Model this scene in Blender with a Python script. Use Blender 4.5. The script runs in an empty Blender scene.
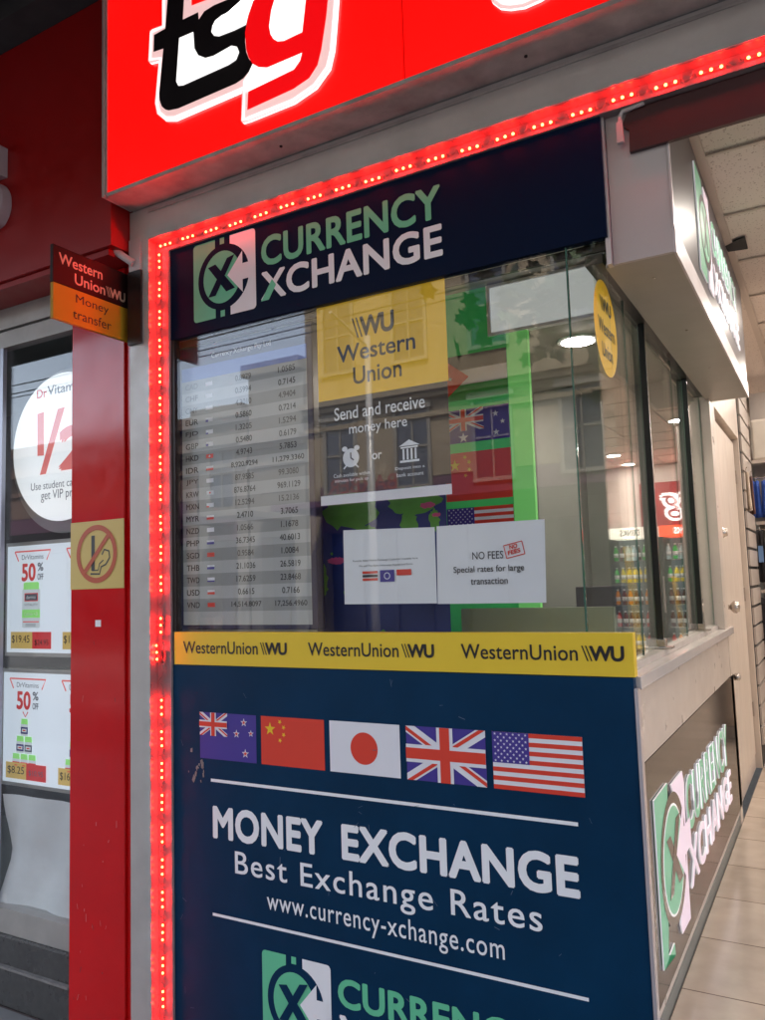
import bpy, bmesh, math, random
from mathutils import Vector, Matrix
random.seed(7)
PI = math.pi
sc = bpy.context.scene
COL = sc.collection

# ------------------------------------------------------------------ camera
CAM = Vector((0.5618476, -2.5281801, 1.4))
MX = ((0.8692480608331915, 0.07345081760579894, 0.48888933935071227),
      (0.49339036485279153, -0.06646946954893664, -0.8672645256715579),
      (-0.031205073436309412, 0.9950812966843074, -0.09401838320728502))
FPX = 795.8347
cd = bpy.data.cameras.new("camera"); cam = bpy.data.objects.new("camera", cd); COL.objects.link(cam)
M4 = Matrix.Identity(4)
for i in range(3):
    for j in range(3):
        M4[i][j] = MX[i][j]
    M4[i][3] = CAM[i]
cam.matrix_world = M4
cd.sensor_fit = 'VERTICAL'; cd.sensor_height = 36.0; cd.sensor_width = 27.0
cd.lens = FPX / 1020.0 * 36.0
cd.clip_start = 0.05; cd.clip_end = 800
sc.camera = cam

def ray(px, py):
    v = (px - 382.5, -(py - 510.0), -FPX)
    return [sum(MX[i][j] * v[j] for j in range(3)) for i in range(3)]
def F(px, py, y=0.0):      # the point (x, z) of a wall parallel to the shop front that the photograph shows there
    d = ray(px, py); t = (y - CAM[1]) / d[1]
    return (CAM[0] + t * d[0], CAM[2] + t * d[2])
def S(px, py, x=0.0):      # the point (y, z) of a plane running into the shop
    d = ray(px, py); t = (x - CAM[0]) / d[0]
    return (CAM[1] + t * d[1], CAM[2] + t * d[2])

# ------------------------------------------------------------------ materials
def lin(c):
    return tuple((v / 255.0 / 12.92) if v / 255.0 <= 0.04045 else ((v / 255.0 + 0.055) / 1.055) ** 2.4 for v in c)
def mat(name, col, rough=0.5, metal=0.0, emit=0.0, ecol=None, var=0.0, vscale=6.0, bump=0.0, bscale=80.0, coat=0.0, spec=0.5, rvar=0.0, alpha=1.0, stretch=None):
    m = bpy.data.materials.new(name); m.use_nodes = True
    nt = m.node_tree; b = nt.nodes['Principled BSDF']
    c = (*col, 1) if len(col) == 3 else col
    b.inputs['Base Color'].default_value = c
    b.inputs['Roughness'].default_value = rough
    b.inputs['Metallic'].default_value = metal
    b.inputs['Specular IOR Level'].default_value = spec
    b.inputs['Coat Weight'].default_value = coat
    b.inputs['Coat Roughness'].default_value = 0.08
    if emit > 0:
        b.inputs['Emission Color'].default_value = (*(ecol or col), 1)
        b.inputs['Emission Strength'].default_value = emit
    if alpha < 1: b.inputs['Alpha'].default_value = alpha
    if var > 0 or bump > 0 or rvar > 0:
        tc = nt.nodes.new('ShaderNodeTexCoord'); mp = nt.nodes.new('ShaderNodeMapping')
        nt.links.new(tc.outputs['Object'], mp.inputs[0])
        if stretch: mp.inputs['Scale'].default_value = stretch
    if var > 0:
        n = nt.nodes.new('ShaderNodeTexNoise'); n.inputs['Scale'].default_value = vscale; n.inputs['Detail'].default_value = 6; n.inputs['Roughness'].default_value = 0.6
        nt.links.new(mp.outputs[0], n.inputs['Vector'])
        r = nt.nodes.new('ShaderNodeValToRGB')
        r.color_ramp.elements[0].position = 0.3; r.color_ramp.elements[1].position = 0.7
        r.color_ramp.elements[0].color = (*[v * (1 - var) for v in col[:3]], 1)
        r.color_ramp.elements[1].color = (*[min(1, v * (1 + var * 0.5)) for v in col[:3]], 1)
        nt.links.new(n.outputs['Fac'], r.inputs['Fac']); nt.links.new(r.outputs[0], b.inputs['Base Color'])
    if rvar > 0:
        n2 = nt.nodes.new('ShaderNodeTexNoise'); n2.inputs['Scale'].default_value = 9; n2.inputs['Detail'].default_value = 8
        nt.links.new(mp.outputs[0], n2.inputs['Vector'])
        mr = nt.nodes.new('ShaderNodeMapRange'); mr.inputs['To Min'].default_value = max(0, rough - rvar); mr.inputs['To Max'].default_value = rough + rvar
        mr.inputs['From Min'].default_value = 0.3; mr.inputs['From Max'].default_value = 0.7
        nt.links.new(n2.outputs['Fac'], mr.inputs[0]); nt.links.new(mr.outputs[0], b.inputs['Roughness'])
    if bump > 0:
        n3 = nt.nodes.new('ShaderNodeTexNoise'); n3.inputs['Scale'].default_value = bscale; n3.inputs['Detail'].default_value = 3
        nt.links.new(mp.outputs[0], n3.inputs['Vector'])
        bp = nt.nodes.new('ShaderNodeBump'); bp.inputs['Strength'].default_value = bump; bp.inputs['Distance'].default_value = 0.01
        nt.links.new(n3.outputs['Fac'], bp.inputs['Height']); nt.links.new(bp.outputs[0], b.inputs['Normal'])
    return m
def glass(name, tint=(0.93, 0.97, 0.95), gain=1.0, base=0.045, smear=0.0):
    m = bpy.data.materials.new(name); m.use_nodes = True; nt = m.node_tree
    nt.nodes.remove(nt.nodes['Principled BSDF']); out = nt.nodes['Material Output']
    t = nt.nodes.new('ShaderNodeBsdfTransparent'); t.inputs[0].default_value = (*tint, 1)
    g = nt.nodes.new('ShaderNodeBsdfGlossy'); g.inputs['Roughness'].default_value = 0.0; g.inputs[0].default_value = (1, 1, 1, 1)
    lw = nt.nodes.new('ShaderNodeLayerWeight'); lw.inputs[0].default_value = 0.5
    p = nt.nodes.new('ShaderNodeMath'); p.operation = 'POWER'; p.inputs[1].default_value = 5.0
    nt.links.new(lw.outputs['Facing'], p.inputs[0])
    ma = nt.nodes.new('ShaderNodeMath'); ma.operation = 'MULTIPLY_ADD'; ma.inputs[1].default_value = 1 - base; ma.inputs[2].default_value = base
    nt.links.new(p.outputs[0], ma.inputs[0])
    mg = nt.nodes.new('ShaderNodeMath'); mg.operation = 'MULTIPLY'; mg.inputs[1].default_value = gain; mg.use_clamp = True
    nt.links.new(ma.outputs[0], mg.inputs[0])
    mx = nt.nodes.new('ShaderNodeMixShader')
    nt.links.new(mg.outputs[0], mx.inputs[0]); nt.links.new(t.outputs[0], mx.inputs[1]); nt.links.new(g.outputs[0], mx.inputs[2])
    nt.links.new(mx.outputs[0], out.inputs[0])
    return m

W = {}
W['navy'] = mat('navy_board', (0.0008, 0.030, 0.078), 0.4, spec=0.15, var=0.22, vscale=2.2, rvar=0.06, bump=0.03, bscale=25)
W['navy_top'] = mat('navy_awning_shade', (0.0005, 0.0075, 0.030), 0.45, spec=0.08, rvar=0.05, var=0.1, vscale=2)  # awning shade on the upper board is put into this darker navy
W['white'] = mat('white_vinyl', (0.86, 0.87, 0.88), 0.4, var=0.03)
W['mint'] = mat('mint_vinyl', (0.13, 0.56, 0.31), 0.4, var=0.04)
W['yellow'] = mat('yellow_band', (0.80, 0.56, 0.035), 0.35, var=0.03)
W['black'] = mat('black_print', (0.012, 0.011, 0.012), 0.45)
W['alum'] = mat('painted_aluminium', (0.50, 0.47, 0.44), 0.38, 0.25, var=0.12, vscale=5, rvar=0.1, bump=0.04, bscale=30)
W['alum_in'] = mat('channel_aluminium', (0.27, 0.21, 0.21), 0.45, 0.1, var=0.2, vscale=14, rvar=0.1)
W['dirty'] = mat('weathered_aluminium', (0.46, 0.43, 0.40), 0.45, 0.3, var=0.35, vscale=7, rvar=0.12, bump=0.06, bscale=40)
W['redlit'] = mat('backlit_red_acrylic', (0.5, 0.0, 0.0), 0.3, emit=0.155, ecol=(0.98, 0.004, 0.003), coat=0.3)
W['whitelit'] = mat('backlit_white', (0.8, 0.8, 0.8), 0.3, emit=0.21, ecol=(1, 0.97, 0.95))
W['edgelit'] = mat('letter_edge', (0.8, 0.62, 0.62), 0.35, emit=0.11, ecol=(1, 0.62, 0.6))
W['redletter'] = mat('red_letter_face', (0.5, 0.0, 0.0), 0.3, emit=0.13, ecol=(0.9, 0.003, 0.006))
W['blackletter'] = mat('black_letter_face', (0.008, 0.007, 0.009), 0.35)
W['darkred'] = mat('dark_red_fascia', (0.30, 0.002, 0.002), 0.36, var=0.1, vscale=1.5, rvar=0.05)
W['redcol'] = mat('glossy_red_panel', (0.64, 0.004, 0.006), 0.15, spec=.3, var=0.12, vscale=2.5, rvar=0.05, coat=0.22, bump=0.03, bscale=6)
W['brown_dk'] = mat('dark_brown_trim', (0.018, 0.010, 0.009), 0.4, var=0.3, vscale=12)
W['greyframe'] = mat('grey_window_frame', (0.40, 0.38, 0.35), 0.4, 0.1, var=0.15, vscale=6, rvar=0.08)
W['bluewhite'] = mat('backlit_poster', (0.7, 0.75, 0.8), 0.3, emit=0.07, ecol=(0.80, 0.90, 1.0))
W['cwhite'] = mat('lit_round_sign', (0.8, 0.8, 0.8), 0.4, emit=0.09, ecol=(0.9, 0.97, 1.0))
W['coral'] = mat('coral_print', (0.7, 0.12, 0.11), 0.4, emit=0.05, ecol=(1, 0.16, 0.14))
W['redprint'] = mat('red_print', (0.65, 0.03, 0.03), 0.4, emit=0.03, ecol=(1, .05, .05))
W['greyprint'] = mat('grey_print', (0.10, 0.11, 0.14), 0.45, emit=0.012, ecol=(0.3, 0.33, 0.4))
W['mustard'] = mat('mustard_price', (0.62, 0.42, 0.10), 0.45, emit=0.035, ecol=(1, 0.7, 0.2))
W['limeprint'] = mat('lime_print', (0.3, 0.8, 0.2), 0.4, emit=0.05, ecol=(0.4, 1, 0.25))
W['paper'] = mat('white_paper', (0.86, 0.87, 0.88), 0.6, var=0.05, vscale=4, bump=0.1, bscale=8)
W['paperlit'] = mat('white_sheet', (0.84, 0.86, 0.85), 0.65, var=0.08, vscale=5, bump=0.4, bscale=9)
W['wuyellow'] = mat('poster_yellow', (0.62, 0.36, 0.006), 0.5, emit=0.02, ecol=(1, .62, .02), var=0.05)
W['wubrown'] = mat('poster_dark', (0.018, 0.012, 0.008), 0.4)
W['signbrown'] = mat('blade_maroon', (0.014, 0.003, 0.003), 0.5, spec=.2)
W['signyellow'] = mat('blade_yellow', (0.40, 0.225, 0.015), 0.5, spec=.2)
W['cream'] = mat('cream_letters', (0.50, 0.34, 0.24), 0.45)
W['flag_red'] = mat('flag_red', (0.72, 0.05, 0.025), 0.4, var=0.03)
W['flag_blue'] = mat('flag_blue', (0.055, 0.035, 0.27), 0.4, var=0.04)
W['flag_white'] = mat('flag_white', (0.78, 0.78, 0.81), 0.4)
W['flag_yellow'] = mat('flag_yellow', (0.85, 0.55, 0.02), 0.4)
W['flag_green'] = mat('flag_green', (0.04, 0.35, 0.08), 0.4)
W['green'] = mat('green_board', (0.05, 0.50, 0.10), 0.5, emit=0.01, ecol=(0.1, 0.8, 0.25), var=0.06)
W['lime'] = mat('lime_strip', (0.22, 0.75, 0.16), 0.5, emit=0.02, ecol=(0.3, 1, 0.3))
W['mapblue'] = mat('map_blue', (0.018, 0.035, 0.19), 0.5, var=0.2)
W['mapgreen'] = mat('map_green', (0.11, 0.36, 0.05), 0.5, var=0.3)
W['mappink'] = mat('map_pink', (0.6, 0.08, 0.22), 0.5)
W['olive'] = mat('olive_board', (0.30, 0.33, 0.22), 0.4)
W['scr_a'] = mat('screen_light_row', (0.30, 0.31, 0.31), 0.3, emit=0.01, ecol=(0.9, 0.92, 0.9))
W['scr_b'] = mat('screen_dark_row', (0.20, 0.21, 0.21), 0.3, emit=0.006, ecol=(0.9, 0.92, 0.9))
W['scr_h'] = mat('screen_header', (0.03, 0.07, 0.26), 0.3, emit=0.014, ecol=(0.1, 0.2, 0.8))
W['bezel'] = mat('navy_bezel', (0.012, 0.010, 0.05), 0.35)
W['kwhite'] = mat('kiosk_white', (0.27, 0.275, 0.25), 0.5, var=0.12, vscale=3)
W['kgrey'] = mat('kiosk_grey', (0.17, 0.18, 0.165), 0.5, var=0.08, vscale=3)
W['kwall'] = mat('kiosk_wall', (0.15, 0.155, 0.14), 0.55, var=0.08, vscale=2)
W['beige'] = mat('beige_laminate', (0.54, 0.465, 0.41), 0.32, var=0.08, vscale=3, rvar=0.06)
W['door'] = mat('cream_door', (0.60, 0.515, 0.445), 0.38, var=0.10, vscale=5, rvar=0.08, stretch=(1, 3, 0.4))
W['ledge'] = mat('pale_ledge', (0.62, 0.57, 0.54), 0.16, var=0.06, vscale=9)
W['darkpanel'] = mat('dark_glass_panel', (0.06, 0.045, 0.038), 0.10, spec=.14, var=0.1)
W['boxgrey'] = mat('dark_sign_panel', (0.10, 0.088, 0.095), 0.35, spec=.3)
W['boxface'] = mat('bulkhead_face', (0.52, 0.47, 0.46), 0.33, 0.15, var=0.05, vscale=2)
W['soffit'] = mat('soffit_grey', (0.36, 0.34, 0.30), 0.4, 0.1, var=0.06)
W['brushed'] = mat('brushed_trim', (0.60, 0.56, 0.58), 0.42, 0.7, rvar=0.08)
W['darkmetal'] = mat('dark_rail', (0.05, 0.045, 0.042), 0.35, 0.5)
W['rubber'] = mat('black_rubber', (0.008, 0.010, 0.010), 0.3)
W['steel'] = mat('satin_steel', (0.55, 0.50, 0.45), 0.25, 1.0)
W['gedge'] = mat('glass_edge_green', (0.06, 0.16, 0.12), 0.1, alpha=0.85)
W['mintlit'] = mat('lit_mint', (0.2, 0.5, 0.33), 0.4, emit=0.018, ecol=(0.22, 0.72, 0.44))
W['pinklit'] = mat('lit_pinkwhite', (0.8, 0.7, 0.8), 0.4, emit=0.038, ecol=(1.0, 0.74, 0.90))
W['whedge'] = mat('lit_white_edge', (0.8, 0.8, 0.8), 0.4, emit=0.05, ecol=(1, 0.95, 1))
W['valence'] = mat('maroon_valance', (0.045, 0.010, 0.012), 0.4, var=0.1)
W['tbar'] = mat('ceiling_grid', (0.52, 0.44, 0.38), 0.5)
W['shopwall'] = mat('shop_wall', (0.55, 0.50, 0.46), 0.6, var=0.05)
W['slat'] = mat('slat_board', (0.46, 0.40, 0.36), 0.4, var=0.1)
W['dark'] = mat('dark_void', (0.02, 0.018, 0.018), 0.7)
W['lamp'] = mat('lamp_face', (1, 1, 1), 0.5, emit=27, ecol=(1, 0.90, 0.80))
W['leddot'] = mat('led_dot', (1, 0.3, 0.1), 0.3, emit=9, ecol=(1, 0.05, 0.012))
W['ledbase'] = mat('led_resin', (0.4, 0.008, 0.008), 0.3, emit=0.7, ecol=(1, 0.006, 0.004))
W['wire'] = mat('wire_grey', (0.16, 0.12, 0.11), 0.4)
W['granite'] = mat('dark_granite', (0.07, 0.068, 0.065), 0.3, var=0.3, vscale=30, rvar=0.1)
W['conc'] = mat('plinth_edge', (0.22, 0.21, 0.20), 0.6, var=0.3, vscale=14)
W['glass'] = glass('window_glass', (0.985, 0.992, 0.988), 0.78)
W['glass2'] = glass('side_glass', (0.965, 0.985, 0.975), 0.9)
W['glass3'] = glass('left_glass', (0.97, 0.98, 0.98), 0.8)
W['pale_scratch'] = mat('scratch_pink', (0.62, 0.22, 0.20), 0.5)
W['scratch_blue'] = mat('scratch_blue', (0.10, 0.14, 0.20), 0.5)
W['skin'] = mat('skin', (0.45, 0.27, 0.19), 0.5)

# ------------------------------------------------------------------ mesh tools
ROOTS = {}
def prop(o, label=None, cat=None, group=None, kind='thing'):
    if label: o['label'] = label
    if cat: o['category'] = cat
    if group: o['group'] = group
    if kind: o['kind'] = kind
    return o
def thing(name, label, cat, loc=(0, 0, 0), group=None):
    o = bpy.data.objects.new(name, None); COL.objects.link(o); o.location = loc; o.empty_display_size = 0.1
    ROOTS[o.name] = Vector(loc)
    return prop(o, label, cat, group)
class MB:
    def __init__(s): s.v = []; s.f = []; s.m = []
    def face(s, pts, mi=0):
        b = len(s.v); s.v += [tuple(p) for p in pts]; s.f.append(tuple(range(b, b + len(pts)))); s.m.append(mi)
    def box(s, x0, x1, y0, y1, z0, z1, mi=0):
        if x0 > x1: x0, x1 = x1, x0
        if y0 > y1: y0, y1 = y1, y0
        if z0 > z1: z0, z1 = z1, z0
        b = len(s.v)
        s.v += [(x0, y0, z0), (x1, y0, z0), (x1, y1, z0), (x0, y1, z0), (x0, y0, z1), (x1, y0, z1), (x1, y1, z1), (x0, y1, z1)]
        for q in ((0, 3, 2, 1), (4, 5, 6, 7), (0, 1, 5, 4), (1, 2, 6, 5), (2, 3, 7, 6), (3, 0, 4, 7)):
            s.f.append(tuple(b + i for i in q)); s.m.append(mi)
    def tube(s, pts, r, n=8, mi=0, cap=True):
        pts = [Vector(p) for p in pts]; rs = r if isinstance(r, (list, tuple)) else [r] * len(pts)
        b = len(s.v)
        for i, p in enumerate(pts):
            t = (pts[min(i + 1, len(pts) - 1)] - pts[max(i - 1, 0)]).normalized()
            a = t.orthogonal().normalized() if i == 0 else (a - t * a.dot(t)).normalized()
            c = t.cross(a)
            for k in range(n):
                an = 2 * PI * k / n
                s.v.append(tuple(p + (a * math.cos(an) + c * math.sin(an)) * rs[i]))
        for i in range(len(pts) - 1):
            for k in range(n):
                s.f.append((b + i * n + k, b + i * n + (k + 1) % n, b + (i + 1) * n + (k + 1) % n, b + (i + 1) * n + k)); s.m.append(mi)
        if cap:
            s.f.append(tuple(b + k for k in reversed(range(n)))); s.m.append(mi)
            s.f.append(tuple(b + (len(pts) - 1) * n + k for k in range(n))); s.m.append(mi)
    def lathe(s, prof, c, n=16, mi=0, axis='Z'):
        b = len(s.v)
        for r, h in prof:
            for k in range(n):
                a = 2 * PI * k / n; u, v = r * math.cos(a), r * math.sin(a)
                s.v.append({'Z': (c[0] + u, c[1] + v, c[2] + h), 'X': (c[0] + h, c[1] + u, c[2] + v), 'Y': (c[0] + u, c[1] - h, c[2] + v)}[axis])
        for i in range(len(prof) - 1):
            for k in range(n):
                s.f.append((b + i * n + k, b + i * n + (k + 1) % n, b + (i + 1) * n + (k + 1) % n, b + (i + 1) * n + k)); s.m.append(mi)
        s.f.append(tuple(b + k for k in reversed(range(n)))); s.m.append(mi)
        s.f.append(tuple(b + (len(prof) - 1) * n + k for k in range(n))); s.m.append(mi)
    def build(s, name, mats, parent=None, smooth=False, bevel=0.0, fix=True):
        if not isinstance(mats, (list, tuple)): mats = [mats]
        me = bpy.data.meshes.new(name)
        off = Vector((0, 0, 0))
        p = parent
        while p is not None:
            off = off + p.location; p = p.parent
        me.from_pydata([tuple(Vector(q) - off) for q in s.v], [], s.f)
        for m in mats: me.materials.append(W[m] if isinstance(m, str) else m)
        for i, mi in enumerate(s.m): me.polygons[i].material_index = mi
        if fix:
            bm = bmesh.new(); bm.from_mesh(me)
            bmesh.ops.recalc_face_normals(bm, faces=bm.faces); bm.to_mesh(me); bm.free()
        if smooth:
            for q in me.polygons: q.use_smooth = True
        o = bpy.data.objects.new(name, me); COL.objects.link(o); o.parent = parent
        if bevel > 0:
            md = o.modifiers.new('bevel', 'BEVEL'); md.width = bevel; md.segments = 2; md.limit_method = 'ANGLE'
        return o
def solid(name, mats, label, cat, *boxes, group=None, bevel=0.0, kind='thing'):
    b = MB()
    for q in boxes: b.box(*q)
    return prop(b.build(name, mats, None, bevel=bevel), label, cat, group, kind)
def part(name, mats, parent, *boxes, bevel=0.0):
    b = MB()
    for q in boxes: b.box(*q)
    return b.build(name, mats, parent, bevel=bevel)
def join(o, p):
    me, mp_ = o.data, p.data
    base = len(me.vertices); vs = [tuple(v.co) for v in me.vertices] + [tuple(v.co) for v in mp_.vertices]
    fs = [tuple(f.vertices) for f in me.polygons] + [tuple(base + i for i in f.vertices) for f in mp_.polygons]
    ms = list(me.materials); off = len(ms); mi = [f.material_index for f in me.polygons] + [off + f.material_index for f in mp_.polygons]
    n = bpy.data.meshes.new(me.name); n.from_pydata(vs, [], fs)
    for m in ms + list(mp_.materials): n.materials.append(m)
    for i, k in enumerate(mi): n.polygons[i].material_index = k
    o.data = n; bpy.data.objects.remove(p)
def copytree(root, loc, label=None):
    r = root.copy(); COL.objects.link(r); r.location = loc
    if label: r['label'] = label
    for ch in list(root.children):
        c = ch.copy(); COL.objects.link(c); c.parent = r
        for g in list(ch.children):
            d = g.copy(); COL.objects.link(d); d.parent = c
    return r

# ---- flat artwork on a plane: polygons in (u, v), each layer a hair in front of the last
_tc = {}
def text_polys(s, bold=0.0, space=1.0, shear=0.0):
    key = (s, bold, space, shear)
    if key in _tc: return _tc[key]
    c = bpy.data.curves.new('t', 'FONT'); c.body = s; c.size = 1; c.offset = bold; c.space_character = space; c.shear = shear; c.resolution_u = 4
    o = bpy.data.objects.new('t', c); COL.objects.link(o)
    dg = bpy.context.evaluated_depsgraph_get(); dg.update()
    me = bpy.data.meshes.new_from_object(o.evaluated_get(dg))
    vs = [(v.co.x, v.co.y) for v in me.vertices]; fs = [tuple(p.vertices) for p in me.polygons]
    bpy.data.objects.remove(o); bpy.data.curves.remove(c); bpy.data.meshes.remove(me)
    _tc[key] = (vs, fs); return _tc[key]
def clip(poly, x0, y0, x1, y1):
    for ax, lim, sg in ((0, x0, 1), (0, x1, -1), (1, y0, 1), (1, y1, -1)):
        out = []
        for i in range(len(poly)):
            a, b = poly[i], poly[(i + 1) % len(poly)]
            da, db = (a[ax] - lim) * sg, (b[ax] - lim) * sg
            if da >= 0: out.append(a)
            if (da > 0 > db) or (da < 0 < db):
                t = da / (da - db); out.append((a[0] + (b[0] - a[0]) * t, a[1] + (b[1] - a[1]) * t))
        poly = out
        if len(poly) < 3: return []
    return poly
def ribbon(pts, w, caps=True):
    n = len(pts); L = []; R = []
    for i in range(n):
        a = pts[max(i - 1, 0)]; b = pts[min(i + 1, n - 1)]
        dx, dy = b[0] - a[0], b[1] - a[1]; l = math.hypot(dx, dy) or 1
        nx, ny = -dy / l * w / 2, dx / l * w / 2
        L.append((pts[i][0] + nx, pts[i][1] + ny)); R.append((pts[i][0] - nx, pts[i][1] - ny))
    return L, R
def smooth_path(pts, k=6):
    out = []
    P = [pts[0]] + list(pts) + [pts[-1]]
    for i in range(1, len(P) - 2):
        for j in range(k):
            t = j / k
            out.append(tuple(0.5 * ((2 * P[i][c]) + (-P[i - 1][c] + P[i + 1][c]) * t + (2 * P[i - 1][c] - 5 * P[i][c] + 4 * P[i + 1][c] - P[i + 2][c]) * t * t + (-P[i - 1][c] + 3 * P[i][c] - 3 * P[i + 1][c] + P[i + 2][c]) * t ** 3) for c in (0, 1)))
    out.append(tuple(pts[-1])); return out
class Art:
    STEP = 0.0006
    def __init__(s, mats, plane='front', at=0.0, lift=0.0012, thick=0.0):
        s.mats = mats; s.plane = plane; s.at = at; s.lift = lift; s.thick = thick; s.mb = MB()
    def P(s, u, v, h):
        if s.plane == 'front': return (u, s.at - h, v)
        if s.plane == 'side': return (s.at + h, u, v)
        if s.plane == 'floor': return (u, v, s.at + h)
    def poly(s, pts, m, layer=0):
        if len(pts) < 3: return
        ar = sum(pts[i][0] * pts[(i + 1) % len(pts)][1] - pts[(i + 1) % len(pts)][0] * pts[i][1] for i in range(len(pts)))
        if ar < 0: pts = pts[::-1]
        h = s.lift + layer * s.STEP
        mi = s.mats.index(m)
        s.mb.face([s.P(u, v, h + s.thick) for u, v in pts], mi)
        if s.thick > 0:
            ei = len(s.mats) - 1
            for i in range(len(pts)):
                a, b = pts[i], pts[(i + 1) % len(pts)]
                s.mb.face([s.P(*a, h), s.P(*b, h), s.P(*b, h + s.thick), s.P(*a, h + s.thick)], ei)
    def rect(s, u0, v0, u1, v1, m, layer=0): s.poly([(u0, v0), (u1, v0), (u1, v1), (u0, v1)], m, layer)
    def disc(s, cu, cv, ru, rv, m, layer=0, n=40, a0=0, a1=2 * PI):
        s.poly([(cu + ru * math.cos(a0 + (a1 - a0) * k / n), cv + rv * math.sin(a0 + (a1 - a0) * k / n)) for k in range(n)], m, layer)
    def ring(s, cu, cv, ru, rv, w, m, layer=0, n=40, a0=0, a1=2 * PI):
        for k in range(n):
            t0 = a0 + (a1 - a0) * k / n; t1 = a0 + (a1 - a0) * (k + 1) / n
            s.poly([(cu + ru * math.cos(t0), cv + rv * math.sin(t0)), (cu + ru * math.cos(t1), cv + rv * math.sin(t1)),
                    (cu + (ru - w) * math.cos(t1), cv + (rv - w) * math.sin(t1)), (cu + (ru - w) * math.cos(t0), cv + (rv - w) * math.sin(t0))], m, layer)
    def star(s, cu, cv, r, m, layer=0, rot=0, n=5, ratio=0.4):
        s.poly([(cu + (r if k % 2 == 0 else r * ratio) * math.sin(rot + PI * k / n), cv + (r if k % 2 == 0 else r * ratio) * math.cos(rot + PI * k / n)) for k in range(2 * n)], m, layer)
    def stroke(s, pts, w, m, layer=0):
        L, R = ribbon(pts, w)
        for i in range(len(pts) - 1):
            s.poly([L[i], L[i + 1], R[i + 1], R[i]], m, layer)
    def text(s, t, u0, v0, u1, v1, m, layer=0, bold=0.0, space=1.0, shear=0.0, skew=None):
        vs, fs = text_polys(t, 0.0, space, shear)
        x0 = min(v[0] for v in vs) - bold; x1 = max(v[0] for v in vs) + bold; y0 = min(v[1] for v in vs) - bold; y1 = max(v[1] for v in vs) + bold
        mi = s.mats.index(m); ei = len(s.mats) - 1
        offs = [(0, 0)]
        if bold > 0:
            n = 4 if bold < .02 else 8
            offs = [(bold * (1 if math.cos(2 * PI * (k + .5) / n) > .1 else -1 if math.cos(2 * PI * (k + .5) / n) < -.1 else 0) * (1 if n == 4 else abs(math.cos(2 * PI * (k + .5) / n)) * 1.08), bold * (1 if math.sin(2 * PI * (k + .5) / n) > 0 else -1) * (1 if n == 4 else abs(math.sin(2 * PI * (k + .5) / n)) * 1.08)) for k in range(n)] + ([(0, 0)] if bold > .03 else [])
        ed = {}
        for f in fs:
            for i in range(len(f)): ed[(f[i], f[(i + 1) % len(f)])] = 1
        rim = [(a_, c_) for (a_, c_) in ed if (c_, a_) not in ed]
        for q, (ox, oy) in enumerate(offs):
            h = s.lift + layer * s.STEP + q * .00007; b = len(s.mb.v)
            uv = [(u0 + (v[0] + ox - x0) / (x1 - x0) * (u1 - u0), v0 + (v[1] + oy - y0) / (y1 - y0) * (v1 - v0)) for v in vs]
            if skew: uv = [(u + skew[0] * (v - v0), v + skew[1] * (u - u0)) for u, v in uv]
            s.mb.v += [s.P(u, v, h + s.thick) for u, v in uv]
            for f in fs: s.mb.f.append(tuple(b + i for i in f)); s.mb.m.append(mi)
            if s.thick > 0:
                for (a_, c_) in rim: s.mb.face([s.P(*uv[a_], h + s.thick), s.P(*uv[a_], h), s.P(*uv[c_], h), s.P(*uv[c_], h + s.thick)], ei)
    def build(s, name, parent=None): return s.mb.build(name, s.mats, parent, fix=False)

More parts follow.
